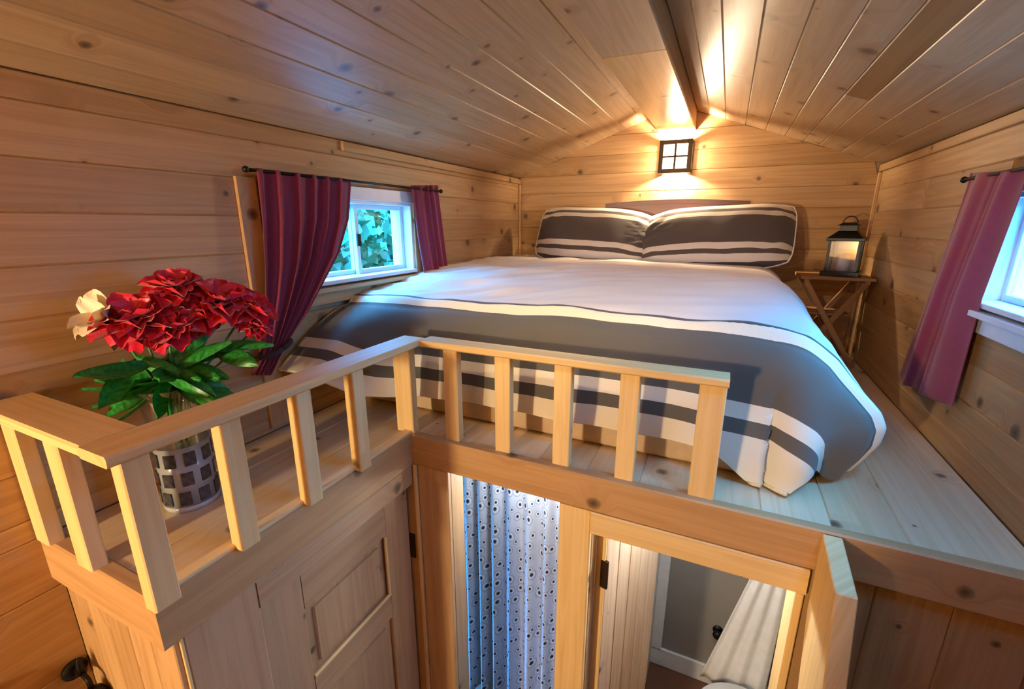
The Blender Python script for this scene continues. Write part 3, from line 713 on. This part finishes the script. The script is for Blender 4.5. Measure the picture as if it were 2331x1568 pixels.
def point(name, loc, e, col, r, parent=None):
    ld = bpy.data.lights.new(name, 'POINT'); ld.energy = e; ld.color = col; ld.shadow_soft_size = r
    o = bpy.data.objects.new(name, ld); COL.objects.link(o); o.location = loc
    if parent: o.parent = parent
    return o
point('lamp_glow_up', (0, -0.055, 0.165), 75, (1.0, 0.80, 0.54), 0.018, sc)
point('lamp_glow_down', (0, -0.055, 0.045), 95, (1.0, 0.80, 0.54), 0.018, sc)

# warm lamp behind the viewer as a globe, and a second globe added for fill
def globe(loc, e, label, cord):
    p = empty('pendant_lamp', loc); tag(p, label, 'lamp', 'hanging globe lamps in the living room')
    link('globe', lathe([(0.0, -0.075), (0.04, -0.065), (0.07, -0.03), (0.075, 0.0), (0.07, 0.03), (0.04, 0.065), (0.015, 0.075), (0.0, 0.075)], 16), emit('globe_glass', (1, .8, .55), 4.0), p)
    link('cord', tube([(0, 0, 0.076), (0, 0, cord)], 0.004, 6), BLACK, p)
    point('lamp_light', (0, 0, -0.16), e, (1.0, 0.80, 0.50), 0.09, p)
globe((-1.45, -1.85, 0.68), 300, 'white globe lamp hanging behind the viewer, nearer the loft', 0.53)
globe((0.30, -2.75, 0.35), 45, 'white globe lamp added as fill at the far end of the house', 1.00)
pc = empty('shadow_cabinet', (0.10, -0.70, ZG)); tag(pc, 'unseen pine cabinet added behind the viewer to shade the area right of the ladder', 'cabinet')  # unseen light blocker, added to shade beam and floor right of the ladder
PZ = 0.80 - ZG
def pb(name, x0, x1, y0, y1, z0, z1, m, par=pc): return link(name, board_mesh(z1 - z0, x1 - x0, y1 - y0, 0.004, m), None, par, frame_M(((x0 + x1) / 2, (y0 + y1) / 2, (z0 + z1) / 2), (0, 0, 1), (1, 0, 0)))
pb('side_panel', -0.70, -0.68, -0.28, 0.30, 0.0, PZ - 0.025, PINE); pb('side_panel', 0.68, 0.70, -0.28, 0.30, 0.0, PZ - 0.025, PINE); pb('back_panel', -0.68, 0.68, 0.285, 0.30, 0.0, PZ - 0.025, PINE)
pb('top_panel', -0.705, 0.705, -0.30, 0.31, PZ - 0.025, PZ, PINE); pb('plinth', -0.68, 0.68, -0.26, -0.24, 0.0, 0.08, PINE)
for sx in (-1, 1):
    a, b = sorted((sx * 0.003, sx * 0.678)); dd = pb('cabinet_door', a, b, -0.30, -0.28, 0.085, PZ - 0.03, DOORW)
    link('knob', lathe([(0.0, 0.0), (0.006, 0.0), (0.006, 0.015), (0.014, 0.02), (0.0, 0.03)], 12), BRONZE, dd, dd.matrix_local.inverted() @ Matrix.Translation((sx * 0.04, -0.30, 1.2)) @ Matrix.Rotation(math.radians(90), 4, 'X'))
# unseen spotlight added on the ridge beam to warm the bed top
sl = empty('added_spotlight', (-0.41, 0.80, 1.459)); tag(sl, 'unseen black spotlight added on the ridge beam to warm the bed', 'lamp')
link('mount', lathe([(0.0, -0.018), (0.040, -0.018), (0.040, -0.001), (0.0, -0.001)], 24), BLACK, sl)
link('stem', tube([(0, 0, -0.016), (0, 0, -0.05)], 0.008, 8), BLACK, sl)
aim = (Vector((-0.62, 2.35, 0.50)) - Vector((-0.41, 0.80, 1.36))).normalized(); qz = Vector((0, 0, -1)).rotation_difference(aim).to_matrix().to_4x4()
link('shade', lathe([(0.018, 0.05), (0.034, 0.03), (0.042, -0.045), (0.039, -0.045), (0.030, 0.025), (0.014, 0.044)], 24), BLACK, sl, Matrix.Translation((0, 0, -0.10)) @ qz)
ld = bpy.data.lights.new('spot_light', 'SPOT'); ld.energy = 50; ld.color = (1.0, 0.80, 0.54); ld.spot_size = math.radians(78); ld.spot_blend = 0.7; ld.shadow_soft_size = 0.03
lo = bpy.data.objects.new('spot_light', ld); COL.objects.link(lo); lo.parent = sl; lo.matrix_local = Matrix.Translation(Vector((0, 0, -0.10)) + aim * 0.03) @ qz
# unseen ceiling lamps, added to brighten the bathroom
def ceiling_lamp(x, y, e, label):
    bl = empty('ceiling_lamp', (x, y, -0.136)); tag(bl, label, 'lamp', 'added fill lamps of the bathroom')
    link('lamp_base', lathe([(0.0, -0.012), (0.075, -0.012), (0.075, -0.001), (0.0, -0.001)], 24), WHITEP, bl)
    link('diffuser', lathe([(0.070, -0.013), (0.066, -0.03), (0.04, -0.042), (0.0, -0.046)], 24), emit('bath_diffuser', (0.9, 0.95, 1.0), 3.0), bl)
    point('lamp_light', (0, 0, -0.09), e, (0.80, 0.90, 1.0), 0.05, bl)
ceiling_lamp(0.04, 1.78, 17, 'unseen round ceiling lamp added to brighten the toilet side')
ceiling_lamp(-0.72, 1.70, 13, 'unseen round ceiling lamp added to brighten the shower curtain')

# ================================================================== CURTAINS
def curtain(name, X, top, rowsf, npl, amp, label, nx=110, ny=60, parent=None, m=CURT):
    P = []
    for j in range(ny + 1):
        t = j / ny; yl, yr, zl, zr, am, xo = rowsf(t); row = []
        for i in range(nx + 1):
            s = i / nx
            ph = 2 * math.pi * npl * s + 0.8 * math.sin(3.1 * s * math.pi + t * 1.2) + 0.5 * t
            w = math.sin(ph) * 0.75 + 0.25 * math.sin(2.3 * ph + 1)
            row.append((X + xo + am * w, yl + (yr - yl) * s + 0.3 * am * math.cos(ph), zl + (zr - zl) * s))
        P.append(row)
    o = link(name, grid_mesh(name, P, None, m)); solidify(o, 0.0025)
    if label: tag(o, label, 'curtain', 'burgundy window curtains')
    return o
def lerp_tab(tab, t):
    for (a, va), (b, vb) in zip(tab, tab[1:]):
        if t <= b:
            k = (t - a) / (b - a); k = k * k * (3 - 2 * k) if len(tab) < 3 else k
            return tuple(p + (q - p) * k for p, q in zip(va, vb))
    return tab[-1][1]
# tied curtain at the window (nearer the flowers): rows hold y-left, y-right, z-left, z-right, pleat depth, x offset
tab1 = [(0.0, (1.175, 1.645, 1.03, 1.03, 0.010, 0)), (0.04, (1.175, 1.645, 1.005, 1.005, 0.014, 0)), (0.25, (1.165, 1.615, 0.845, 0.855, 0.018, 0)), (0.45, (1.15, 1.54, 0.68, 0.71, 0.019, 0)),
        (0.60, (1.135, 1.445, 0.56, 0.60, 0.018, 0)), (0.72, (1.12, 1.335, 0.47, 0.48, 0.016, 0.004)), (0.84, (1.11, 1.23, 0.385, 0.392, 0.012, 0.008)), (0.90, (1.095, 1.185, 0.345, 0.345, 0.010, 0.008)),
        (1.0, (1.045, 1.12, 0.285, 0.262, 0.016, 0.004))]
c1 = curtain('window_curtain', XL + 0.055, 0, lambda t: lerp_tab(tab1, t), 6, .02, 'burgundy curtain tied back low beside the red flowers')
link('tieback', tube([(XL + 0.055 + 0.034 * math.cos(a) + 0.006, 1.155 + 0.066 * math.sin(a), 0.362 + 0.02 * math.sin(a)) for a in [2 * math.pi * i / 20 for i in range(21)]], 0.010, 8), plain('dark_cord', (0.03, 0.012, 0.018), 0.8), c1)
tab2 = [(0.0, (2.085, 2.345, 1.035, 1.055, 0.010, 0)), (0.06, (2.085, 2.345, 1.0, 1.02, 0.013, 0)), (0.5, (2.115, 2.385, 0.77, 0.775, 0.016, 0)), (1.0, (2.165, 2.425, 0.535, 0.525, 0.018, 0))]
curtain('window_curtain', XL + 0.05, 0, lambda t: lerp_tab(tab2, t), 4, .02, 'narrow burgundy curtain hanging between the window and bed head', 80)
tab3 = [(0.0, (2.235, 1.88, 1.01, 0.985, 0.012, 0)), (0.05, (2.24, 1.90, 0.965, 0.945, 0.015, 0)), (0.5, (2.36, 1.975, 0.58, 0.60, 0.020, 0)), (1.0, (2.485, 1.985, 0.165, 0.215, 0.022, 0))]
curtain('window_curtain', XR - 0.055, 0, lambda t: lerp_tab(tab3, t), 2.3, .02, 'burgundy curtain slanting down the wall beside the blue-lit floor', 90)
def rod(X, y0, y1, z, label):
    e = empty('curtain_rod', (X, (y0 + y1) / 2, z)); tag(e, label, 'curtain rod'); h = (y1 - y0) / 2
    link('rod', tube([(0, -h, 0), (0, h, 0)], 0.006, 10), BLACK, e)
    for s in (-1, 1):
        link('finial', lathe([(0.0, -0.012), (0.009, -0.008), (0.012, 0), (0.009, 0.008), (0.0, 0.012)], 12), BLACK, e, Matrix.Translation((0, s * (h + 0.01), 0)))
        wx = (XL if X < 0 else XR) - X
        link('bracket', tube([(wx * 0.995, s * (h - 0.03), 0.0), (0, s * (h - 0.03), 0)], 0.005, 8), BLACK, e)
rod(XL + 0.055, 1.15, 2.36, 1.022, 'thin black curtain rod over the white window')
rod(XR - 0.055, 0.9, 2.26, 0.99, 'thin black curtain rod at the photo edge over the leaning curtain')

# ================================================================== BEDSIDE TABLE + LANTERN
tb = empty('folding_table', (0.60, 3.36, 0)); tag(tb, 'small folding wooden side table under the black lantern', 'table')
for i in range(5): board('top_slat', 0.425, 0.79, 3.20 + 0.062 * i, 3.256 + 0.062 * i, 0.515, 0.533, TEAK, tb, 0.003, 0)
for y in (3.215, 3.495):
    for s in (-1, 1): bar('leg', (0.605 - s * 0.15, y + 0.008 * s, 0.004), (0.605 + s * 0.15, y + 0.008 * s, 0.500), 0.030, 0.014, TEAK, tb, up=(0, 1, 0))
for x in (0.455, 0.755): board('top_rail', x - 0.012, x + 0.012, 3.20, 3.51, 0.498, 0.515, TEAK, tb)
for x, z in ((0.605, 0.252), (0.51, 0.10), (0.70, 0.10)): board('stretcher', x - 0.010, x + 0.010, 3.23, 3.48, z - 0.010, z + 0.010, TEAK, tb)
for i in range(3): board('shelf_slat', 0.50, 0.71, 3.24 + 0.085 * i, 3.31 + 0.085 * i, 0.302, 0.312, TEAK, tb, 0.003, 0)
ln = empty('candle_lantern', (0.645, 3.34, 0.534), math.radians(-18)); tag(ln, 'black metal candle lantern on the folding side table', 'lantern')
def lnb(name, x0, x1, y0, y1, z0, z1, m=BLACK, ch=0.002): return link(name, board_mesh(x1 - x0, y1 - y0, z1 - z0, ch, m), None, ln, Matrix.Translation(((x0 + x1) / 2, (y0 + y1) / 2, (z0 + z1) / 2)))
lnb('base', -0.095, 0.095, -0.095, 0.095, 0.0, 0.028)
for sx in (-1, 1):
    for sy in (-1, 1): lnb('corner_post', sx * .073 - .007, sx * .073 + .007, sy * .073 - .007, sy * .073 + .007, 0.028, 0.205)
for s in (-1, 1):
    lnb('pane', -0.066, 0.066, s * .073 - .0012, s * .073 + .0012, 0.030, 0.203, LPANE, 0.0003); lnb('pane', s * .073 - .0012, s * .073 + .0012, -0.066, 0.066, 0.030, 0.203, LPANE, 0.0003)
lnb('top_plate', -0.092, 0.092, -0.092, 0.092, 0.205, 0.222)
def frustum(a, b, z0, z1, name):
    v = [(sx * r, sy * r, z) for r, z in ((a, z0), (b, z1)) for sx, sy in ((-1, -1), (1, -1), (1, 1), (-1, 1))]
    me = bpy.data.meshes.new(name); me.from_pydata(v, [], [(3, 2, 1, 0), (4, 5, 6, 7)] + [(i, (i + 1) % 4, 4 + (i + 1) % 4, 4 + i) for i in range(4)]); me.materials.append(BLACK); return link(name, me, None, ln)
frustum(0.088, 0.045, 0.222, 0.262, 'roof'); frustum(0.042, 0.042, 0.262, 0.292, 'chimney'); frustum(0.055, 0.030, 0.292, 0.310, 'cap')
link('handle', tube([(0.035 * math.cos(a), 0, 0.310 + 0.035 * math.sin(a)) for a in [math.pi * i / 12 for i in range(13)]], 0.003, 6), BLACK, ln)
link('candle', lathe([(0.0, 0.0), (0.032, 0.0), (0.032, 0.09), (0.028, 0.093), (0.0, 0.090)], 20), WAX, ln, Matrix.Translation((0, 0, 0.029)))
link('wick', tube([(0, 0, 0.118), (0.002, 0, 0.132)], 0.0012, 5), BLACK, ln)

# ================================================================== VASE AND FLOWERS
VX, VY = -1.43, 0.70
vz = empty('glass_vase', (VX, VY, 0.0)); tag(vz, 'clear glass vase with pressed square pattern holding red flowers', 'vase')
link('vessel', lathe([(0.0, 0.002), (0.066, 0.002), (0.070, 0.010), (0.070, 0.19), (0.076, 0.30), (0.088, 0.385), (0.085, 0.387), (0.072, 0.30), (0.065, 0.19), (0.064, 0.020), (0.0, 0.016)], 40), VGLASS, vz)
FROST = plain('pressed_glass_block', (0.045, 0.045, 0.05), 0.12, var=0.4, scale=60)
def frosted(name):
    m = bpy.data.materials.new(name); m.use_nodes = True; t = m.node_tree; b = t.nodes['Principled BSDF']
    b.inputs['Base Color'].default_value = (0.50, 0.51, 0.52, 1); b.inputs['Roughness'].default_value = 0.2
    tr = N(t, 'ShaderNodeBsdfTransparent'); mx = N(t, 'ShaderNodeMixShader'); mx.inputs[0].default_value = 0.6
    L(t, tr.outputs[0], mx.inputs[1]); L(t, b.outputs[0], mx.inputs[2]); L(t, mx.outputs[0], t.nodes['Material Output'].inputs[0]); return m
FRB = frosted('frosted_band_glass')
link('frosted_band', lathe([(0.0704, 0.012), (0.0712, 0.012), (0.0712, 0.205), (0.0704, 0.205)], 40), FRB, vz)
for r in range(3):
    for k in range(9):
        a = 2 * math.pi * k / 9 + 0.2 * r
        M = Matrix.Rotation(a, 4, 'Z') @ Matrix.Translation((0.0715, 0, 0.045 + 0.062 * r))
        link('pressed_square', board_mesh(0.004, 0.030, 0.042, 0.001, FROST), None, vz, M)
link('base_ring', lathe([(0.062, 0.0015), (0.0735, 0.0015), (0.0745, 0.010), (0.0735, 0.018), (0.0715, 0.018), (0.0712, 0.004)], 40), plain('vase_foot_glass', (0.4, 0.4, 0.4), 0.1), vz)
def petal_mesh(name, L_, W_, cup, m, seed=0, ruffle=0.13):
    P = []; nu, nv = 6, 6
    for j in range(nv + 1):
        v = j / nv; row = []
        wdt = W_ * (math.sin(math.pi * min(1, 0.16 + 0.62 * v)) ** 0.8)
        for i in range(nu + 1):
            a = 2 * i / nu - 1
            z = L_ * v - L_ * 0.12 * a * a * v
            y = cup * L_ * (math.sin(v * math.pi * 0.55) ** 1.2) * 0.55 - cup * W_ * 0.35 * a * a + ruffle * L_ * v * v * math.sin(a * 5 + seed) + (0.22 * L_ * max(0, v - .72) ** 1 * 2)
            row.append((a * wdt / 2, y, z))
        P.append(row)
    return grid_mesh(name, P, None, m)
PET = [petal_mesh('petal', 1.0, w, 0.9, RED, s) for s, w in ((0, 1.05), (2, 1.2), (4, 0.95))]
PETC = petal_mesh('petal', 1.0, 0.9, 0.6, CREAM, 1)
leafP = []
for j in range(9):
    v = j / 8; w = 0.30 * math.sin(math.pi * (0.03 + 0.95 * v)) ** 0.8
    leafP.append([(a * w / 2, -0.12 * math.sin(v * 2.2) + 0.05 * (1 - abs(a)) * -1, v) for a in (-1, -.5, 0, .5, 1)])
LEAF = grid_mesh('leaf', leafP, None, GREENL)
def flower(pos, size, label, seed, cream=False, tilt=None, nleaf=2):
    rnd = random.Random(seed); pos = Vector(pos)
    e = empty('cut_flower', (pos.x, pos.y, pos.z)); tag(e, label, 'flower', 'flowers in the glass vase')
    # axis leans away from the vase centre and towards the light
    ax = (tilt if tilt else Vector((pos.x - VX, pos.y - VY, 0.0)) * 2.0 + Vector((0.25, -0.25, 0.9))).normalized()
    q = Vector((0, 0, 1)).rotation_difference(ax).to_matrix().to_4x4()
    bl = link('bloom', lathe([(0.0, -0.30 * size), (0.12 * size, -0.22 * size), (0.20 * size, 0.0), (0.18 * size, 0.15 * size), (0.0, 0.22 * size)], 12), CREAM if cream else RED, e, q)
    rings = ((3, 0.08, 6, 0.62), (5, 0.16, 20, 0.74), (6, 0.22, 42, 0.86), (8, 0.26, 68, 0.95), (7, 0.24, 96, 0.92)) if not cream else ((3, .05, 15, .9), (3, .08, 40, 1.0))
    for n_, r_, ang, sc_ in rings:
        for k in range(n_):
            a = 2 * math.pi * (k + rnd.random() * 0.5) / n_ + ang
            M = Matrix.Rotation(a, 4, 'Z') @ Matrix.Translation((0, -r_ * size * -1 * 0.6, -0.16 * size)) @ Matrix.Rotation(math.radians(-(ang + rnd.uniform(-9, 9))), 4, 'X') @ Matrix.Rotation(math.radians(rnd.uniform(-8, 8)), 4, 'Y') @ Matrix.Scale(size * sc_ * rnd.uniform(.9, 1.08), 4)
            link('petal', PETC if cream else PET[k % 3], None, bl, M)
    # stem: from under the bloom down through the neck of the vase
    base = Vector((VX - pos.x, VY - pos.y, -pos.z)); k = rnd.uniform(0, 6.28)
    foot = base + Vector((0.035 * math.cos(k), 0.035 * math.sin(k), 0.04)); neck = base + Vector(((pos.x - VX) * 0.16, (pos.y - VY) * 0.16, 0.36))
    up = -ax * 0.28 * size
    link('stem', tube([foot, (foot + neck) / 2, neck, neck * 0.55 + up * 0.45 - Vector((0, 0, .01)), up], 0.0035, 6), STEMG, e)
    for i in range(nleaf):
        t = rnd.uniform(0.1, 0.55); p = neck.lerp(up, t); a = rnd.uniform(0, 6.28)
        d = Vector((math.cos(a), math.sin(a), rnd.uniform(-.6, .45))) + (pos - Vector((VX, VY, pos.z))) * 3
        if pos.x + p.x + d.normalized().x * .17 < XL + .03: d.x = abs(d.x) * .3
        R = Vector((0, 0, 1)).rotation_difference(d.normalized()).to_matrix().to_4x4()
        link('leaf', LEAF, None, e, Matrix.Translation(p) @ R @ Matrix.Rotation(rnd.uniform(-.6, .6), 4, 'Z') @ Matrix.Scale(rnd.uniform(.14, .21), 4))
    return e
flower((-1.405, 0.640, 0.605), 0.084, 'large red ruffled flower at the outer edge of the bouquet', 1, nleaf=11)
flower((-1.360, 0.690, 0.575), 0.066, 'red flower low in the middle of the bouquet', 2, nleaf=8)
flower((-1.402, 0.748, 0.672), 0.067, 'red flower standing highest in the bouquet', 3, nleaf=1)
flower((-1.375, 0.772, 0.605), 0.074, 'dark red flower in the centre of the bouquet', 4, nleaf=4)
flower((-1.345, 0.838, 0.622), 0.080, 'large red flower on the curtain side of the bouquet', 5)
flower((-1.310, 0.900, 0.600), 0.067, 'red flower reaching out towards the burgundy curtain', 6)
flower((-1.285, 0.895, 0.535), 0.040, 'small red bloom drooping under the others near the curtain', 8, nleaf=1)
flower((-1.460, 0.594, 0.602), 0.076, 'single cream flower behind the large red one', 9, cream=True, tilt=Vector((0.1, -0.75, 0.5)), nleaf=7)

# ================================================================== BATHROOM THINGS
def shower_curtain():
    P, U = [], []; nx, ny = 150, 40
    for j in range(ny + 1):
        t = j / ny; row, ur = [], []
        for i in range(nx + 1):
            s = i / nx; x = -1.50 + 1.22 * s
            zt = -0.34 - 0.36 * (1 - smooth01((x + 1.42) / 0.42)); z = zt + (-1.95 - zt) * t
            ph = s * 2 * math.pi * 13 + 0.8 * math.sin(s * 17); am = 0.012 + 0.022 * t
            row.append((x, 1.86 + am * math.sin(ph), z)); ur.append((s * 2.0, z))
        P.append(row); U.append(ur)
    o = link('shower_curtain', grid_mesh('shower_curtain', P, U, SHOW)); solidify(o, 0.0015)
    tag(o, 'pale blue shower curtain printed with small dark rings', 'curtain'); return o
shower_curtain()
P = []
for j in range(21):
    t = j / 20; P.append([(-1.58 + 0.62 * i / 120, 1.905 + 0.012 * math.sin(i * 0.62), -0.33 - 1.6 * t) for i in range(121)])
ln2 = link('shower_liner', grid_mesh('shower_liner', P, None, LINER)); solidify(ln2, 0.001); tag(ln2, 'plain white liner hanging behind the ringed shower curtain', 'curtain')
rd = link('shower_rod', tube([(XL + 0.001, 1.885, -0.31), (-0.241, 1.885, -0.31)], 0.011, 12), plain('chrome', (0.7, 0.7, 0.72), 0.15, 1.0)); tag(rd, 'chrome rod carrying the ringed shower curtain', 'rod')
# white cloth hanging by the grey wall
P = []
for j in range(31):
    t = j / 30; z = -0.62 - 1.08 * t; xl = 0.375 - 0.245 * t; xr = 0.475 - 0.02 * t
    P.append([(xl + (xr - xl) * i / 40, 2.30 + (0.004 + 0.007 * t) * math.sin(i * 0.5), z) for i in range(41)])
tw = link('bath_towel', grid_mesh('bath_towel', P, None, WHITEP)); solidify(tw, 0.005); tag(tw, 'white cloth hanging beside the grey bathroom wall', 'towel')
tr = empty('towel_rail', (0.42, 2.30, -0.612)); tag(tr, 'thin chrome rail carrying the white cloth in the bathroom', 'rail')
link('rail_bar', tube([(-0.09, 0, 0), (XR - 0.42, 0, 0)], 0.006, 8), plain('rail_chrome', (0.7, 0.7, 0.72), 0.2, 1.0), tr)
hk = empty('wall_hook', (0.21, 2.599, -1.62)); tag(hk, 'small round black knob on the grey bathroom wall', 'hook')
link('hook_plate', lathe([(0.0, 0.0), (0.030, 0.0), (0.030, 0.006), (0.0, 0.008)], 20), BLACK, hk, Matrix.Rotation(math.radians(90), 4, 'X'))
link('hook_knob', lathe([(0.010, 0.006), (0.010, 0.03), (0.026, 0.036), (0.030, 0.048), (0.022, 0.06), (0.0, 0.063)], 20), BLACK, hk, Matrix.Rotation(math.radians(90), 4, 'X'))
tl = empty('toilet', (0.34, 2.08, ZG)); tag(tl, 'white toilet at the bottom of the bathroom doorway', 'toilet')
def oval(prof, ax, ay, name, M=None):
    me = lathe(prof, 36, name)
    for v in me.vertices: v.co.x *= ax; v.co.y *= ay
    return link(name, me, PORC, tl, M)
oval([(0.0, 0.0), (0.62, 0.0), (0.55, 0.10), (0.60, 0.22), (0.98, 0.36), (1.0, 0.385), (0.0, 0.385)], 0.215, 0.175, 'bowl')
oval([(0.0, 0.387), (1.0, 0.387), (1.02, 0.398), (1.0, 0.408), (0.0, 0.408)], 0.222, 0.182, 'seat')
oval([(0.0, 0.410), (1.0, 0.410), (1.02, 0.422), (0.97, 0.436), (0.0, 0.440)], 0.222, 0.182, 'lid')
tk = link('tank', boxes_mesh('tank', [(0.235, 0.42, -0.19, 0.19, 0.36, 0.70)], PORC), None, tl); bevel(tk, 0.02, 3)
tk = link('tank_lid', boxes_mesh('tank_lid', [(0.225, 0.43, -0.20, 0.20, 0.702, 0.735)], PORC), None, tl); bevel(tk, 0.008, 2)
link('neck', boxes_mesh('neck', [(0.12, 0.30, -0.10, 0.10, 0.02, 0.355)], PORC), None, tl)

# ================================================================== WALL LAMPS IN THE ROOM BELOW
FRG = plain('frosted_shade', (0.72, 0.72, 0.70), 0.3, var=0.04)
def bracket_lamp(y, z, label):
    e = empty('bracket_lamp', (XL, y, z)); tag(e, label, 'lamp', 'unlit bracket lamps on the wall below the railing')
    R = Matrix.Rotation(math.radians(90), 4, 'Y')
    link('wall_plate', lathe([(0.0, 0.001), (0.030, 0.001), (0.030, 0.010), (0.012, 0.016), (0.0, 0.016)], 20), BLACK, e, R)
    link('arm', tube([(0.012, 0, 0), (0.05, 0, 0.012), (0.085, 0, 0.0), (0.09, 0, -0.03)], 0.007, 8), BLACK, e)
    link('finial', lathe([(0.014, 0.0), (0.010, 0.02), (0.004, 0.045), (0.0, 0.055)], 12), BLACK, e, Matrix.Translation((0.05, 0, 0.010)))
    link('shade_cap', lathe([(0.012, 0.0), (0.026, -0.012), (0.034, -0.03), (0.030, -0.03), (0.010, -0.010)], 20), BLACK, e, Matrix.Translation((0.09, 0, -0.028)))
    link('glass_shade', lathe([(0.031, -0.030), (0.042, -0.06), (0.045, -0.10), (0.042, -0.125), (0.039, -0.125), (0.041, -0.10), (0.038, -0.06), (0.026, -0.034)], 24), FRG, e, Matrix.Translation((0.09, 0, -0.028)))
bracket_lamp(0.396, -0.445, 'black bracket lamp with white glass shade below the railing corner')
bracket_lamp(0.215, -0.36, 'black bracket lamp cut by the lower photo corner')

# ================================================================== OUTSIDE
gr = link('ground', boxes_mesh('ground', [(-30, 30, -30, 30, -2.9, -2.8)], plain('meadow', (0.03, 0.07, 0.03), 0.9, scale=0.6, var=0.4))); tag(gr, 'green ground outside the house', kind='structure')
BARK = plain('bark', (0.10, 0.075, 0.05), 0.9, var=0.4); FOL = [plain('foliage_%d' % i, c, 0.6, var=0.45, scale=3) for i, c in enumerate(((0.003, 0.070, 0.022), (0.008, 0.10, 0.030), (0.002, 0.05, 0.016)))]
def tree(x, y, h, r, label, seed, m):
    rnd = random.Random(seed); e = empty('leafy_tree', (x, y, -2.8)); tag(e, label, 'tree', 'trees outside the windows')
    link('trunk', tube([(0, 0, 0), (0.1, 0.05, h * .4), (0, 0, h * .85)], 0.16, 8, taper=.35), BARK, e)
    v, f = [], []
    for k in range(6500):
        d = Vector((rnd.gauss(0, 1), rnd.gauss(0, 1), rnd.gauss(0, 1))).normalized() * (rnd.random() ** 0.45)
        c = Vector((d.x * r, d.y * r, h * 0.56 + d.z * h * 0.46)); c += Vector((noise.noise(c * 1.3), noise.noise(c * 1.3 + Vector((9, 0, 0))), noise.noise(c * 1.3 + Vector((0, 9, 0))))) * 0.35
        a = Vector((rnd.gauss(0, 1), rnd.gauss(0, 1), rnd.gauss(0, 1))).normalized(); b = a.orthogonal().normalized(); w = rnd.uniform(.05, .10)
        i = len(v); v += [tuple(c - a * w * 1.4), tuple(c + b * w * .7 + a * .01), tuple(c + a * w * 1.4), tuple(c - b * w * .7 + a * .01)]; f.append((i, i + 1, i + 2, i + 3))
    me = bpy.data.meshes.new('crown'); me.from_pydata(v, [], f); link('crown', me, m, e)
tree(-4.6, 3.9, 5.0, 1.05, 'dark green tree behind the tied curtain side of the window', 1, FOL[0])
tree(-4.9, 6.9, 5.2, 1.05, 'bushy green tree behind the clear window pane', 2, FOL[1])
tree(-8.1, 7.1, 5.6, 1.2, 'green tree filling the gap between the two nearest trees', 3, FOL[2])
tree(-8.0, 10.9, 6.0, 1.4, 'pale green tree beyond the narrow curtain in the window', 4, FOL[1])
tree(-12.2, 10.0, 7.0, 1.9, 'tall green tree farthest away beyond the window', 7, FOL[0])
tree(4.4, 9.0, 5.0, 1.3, 'green tree outside the window at the photo edge', 5, FOL[0])
tree(6.4, 5.8, 5.5, 1.3, 'pale green tree farther outside the window at the photo edge', 6, FOL[1])
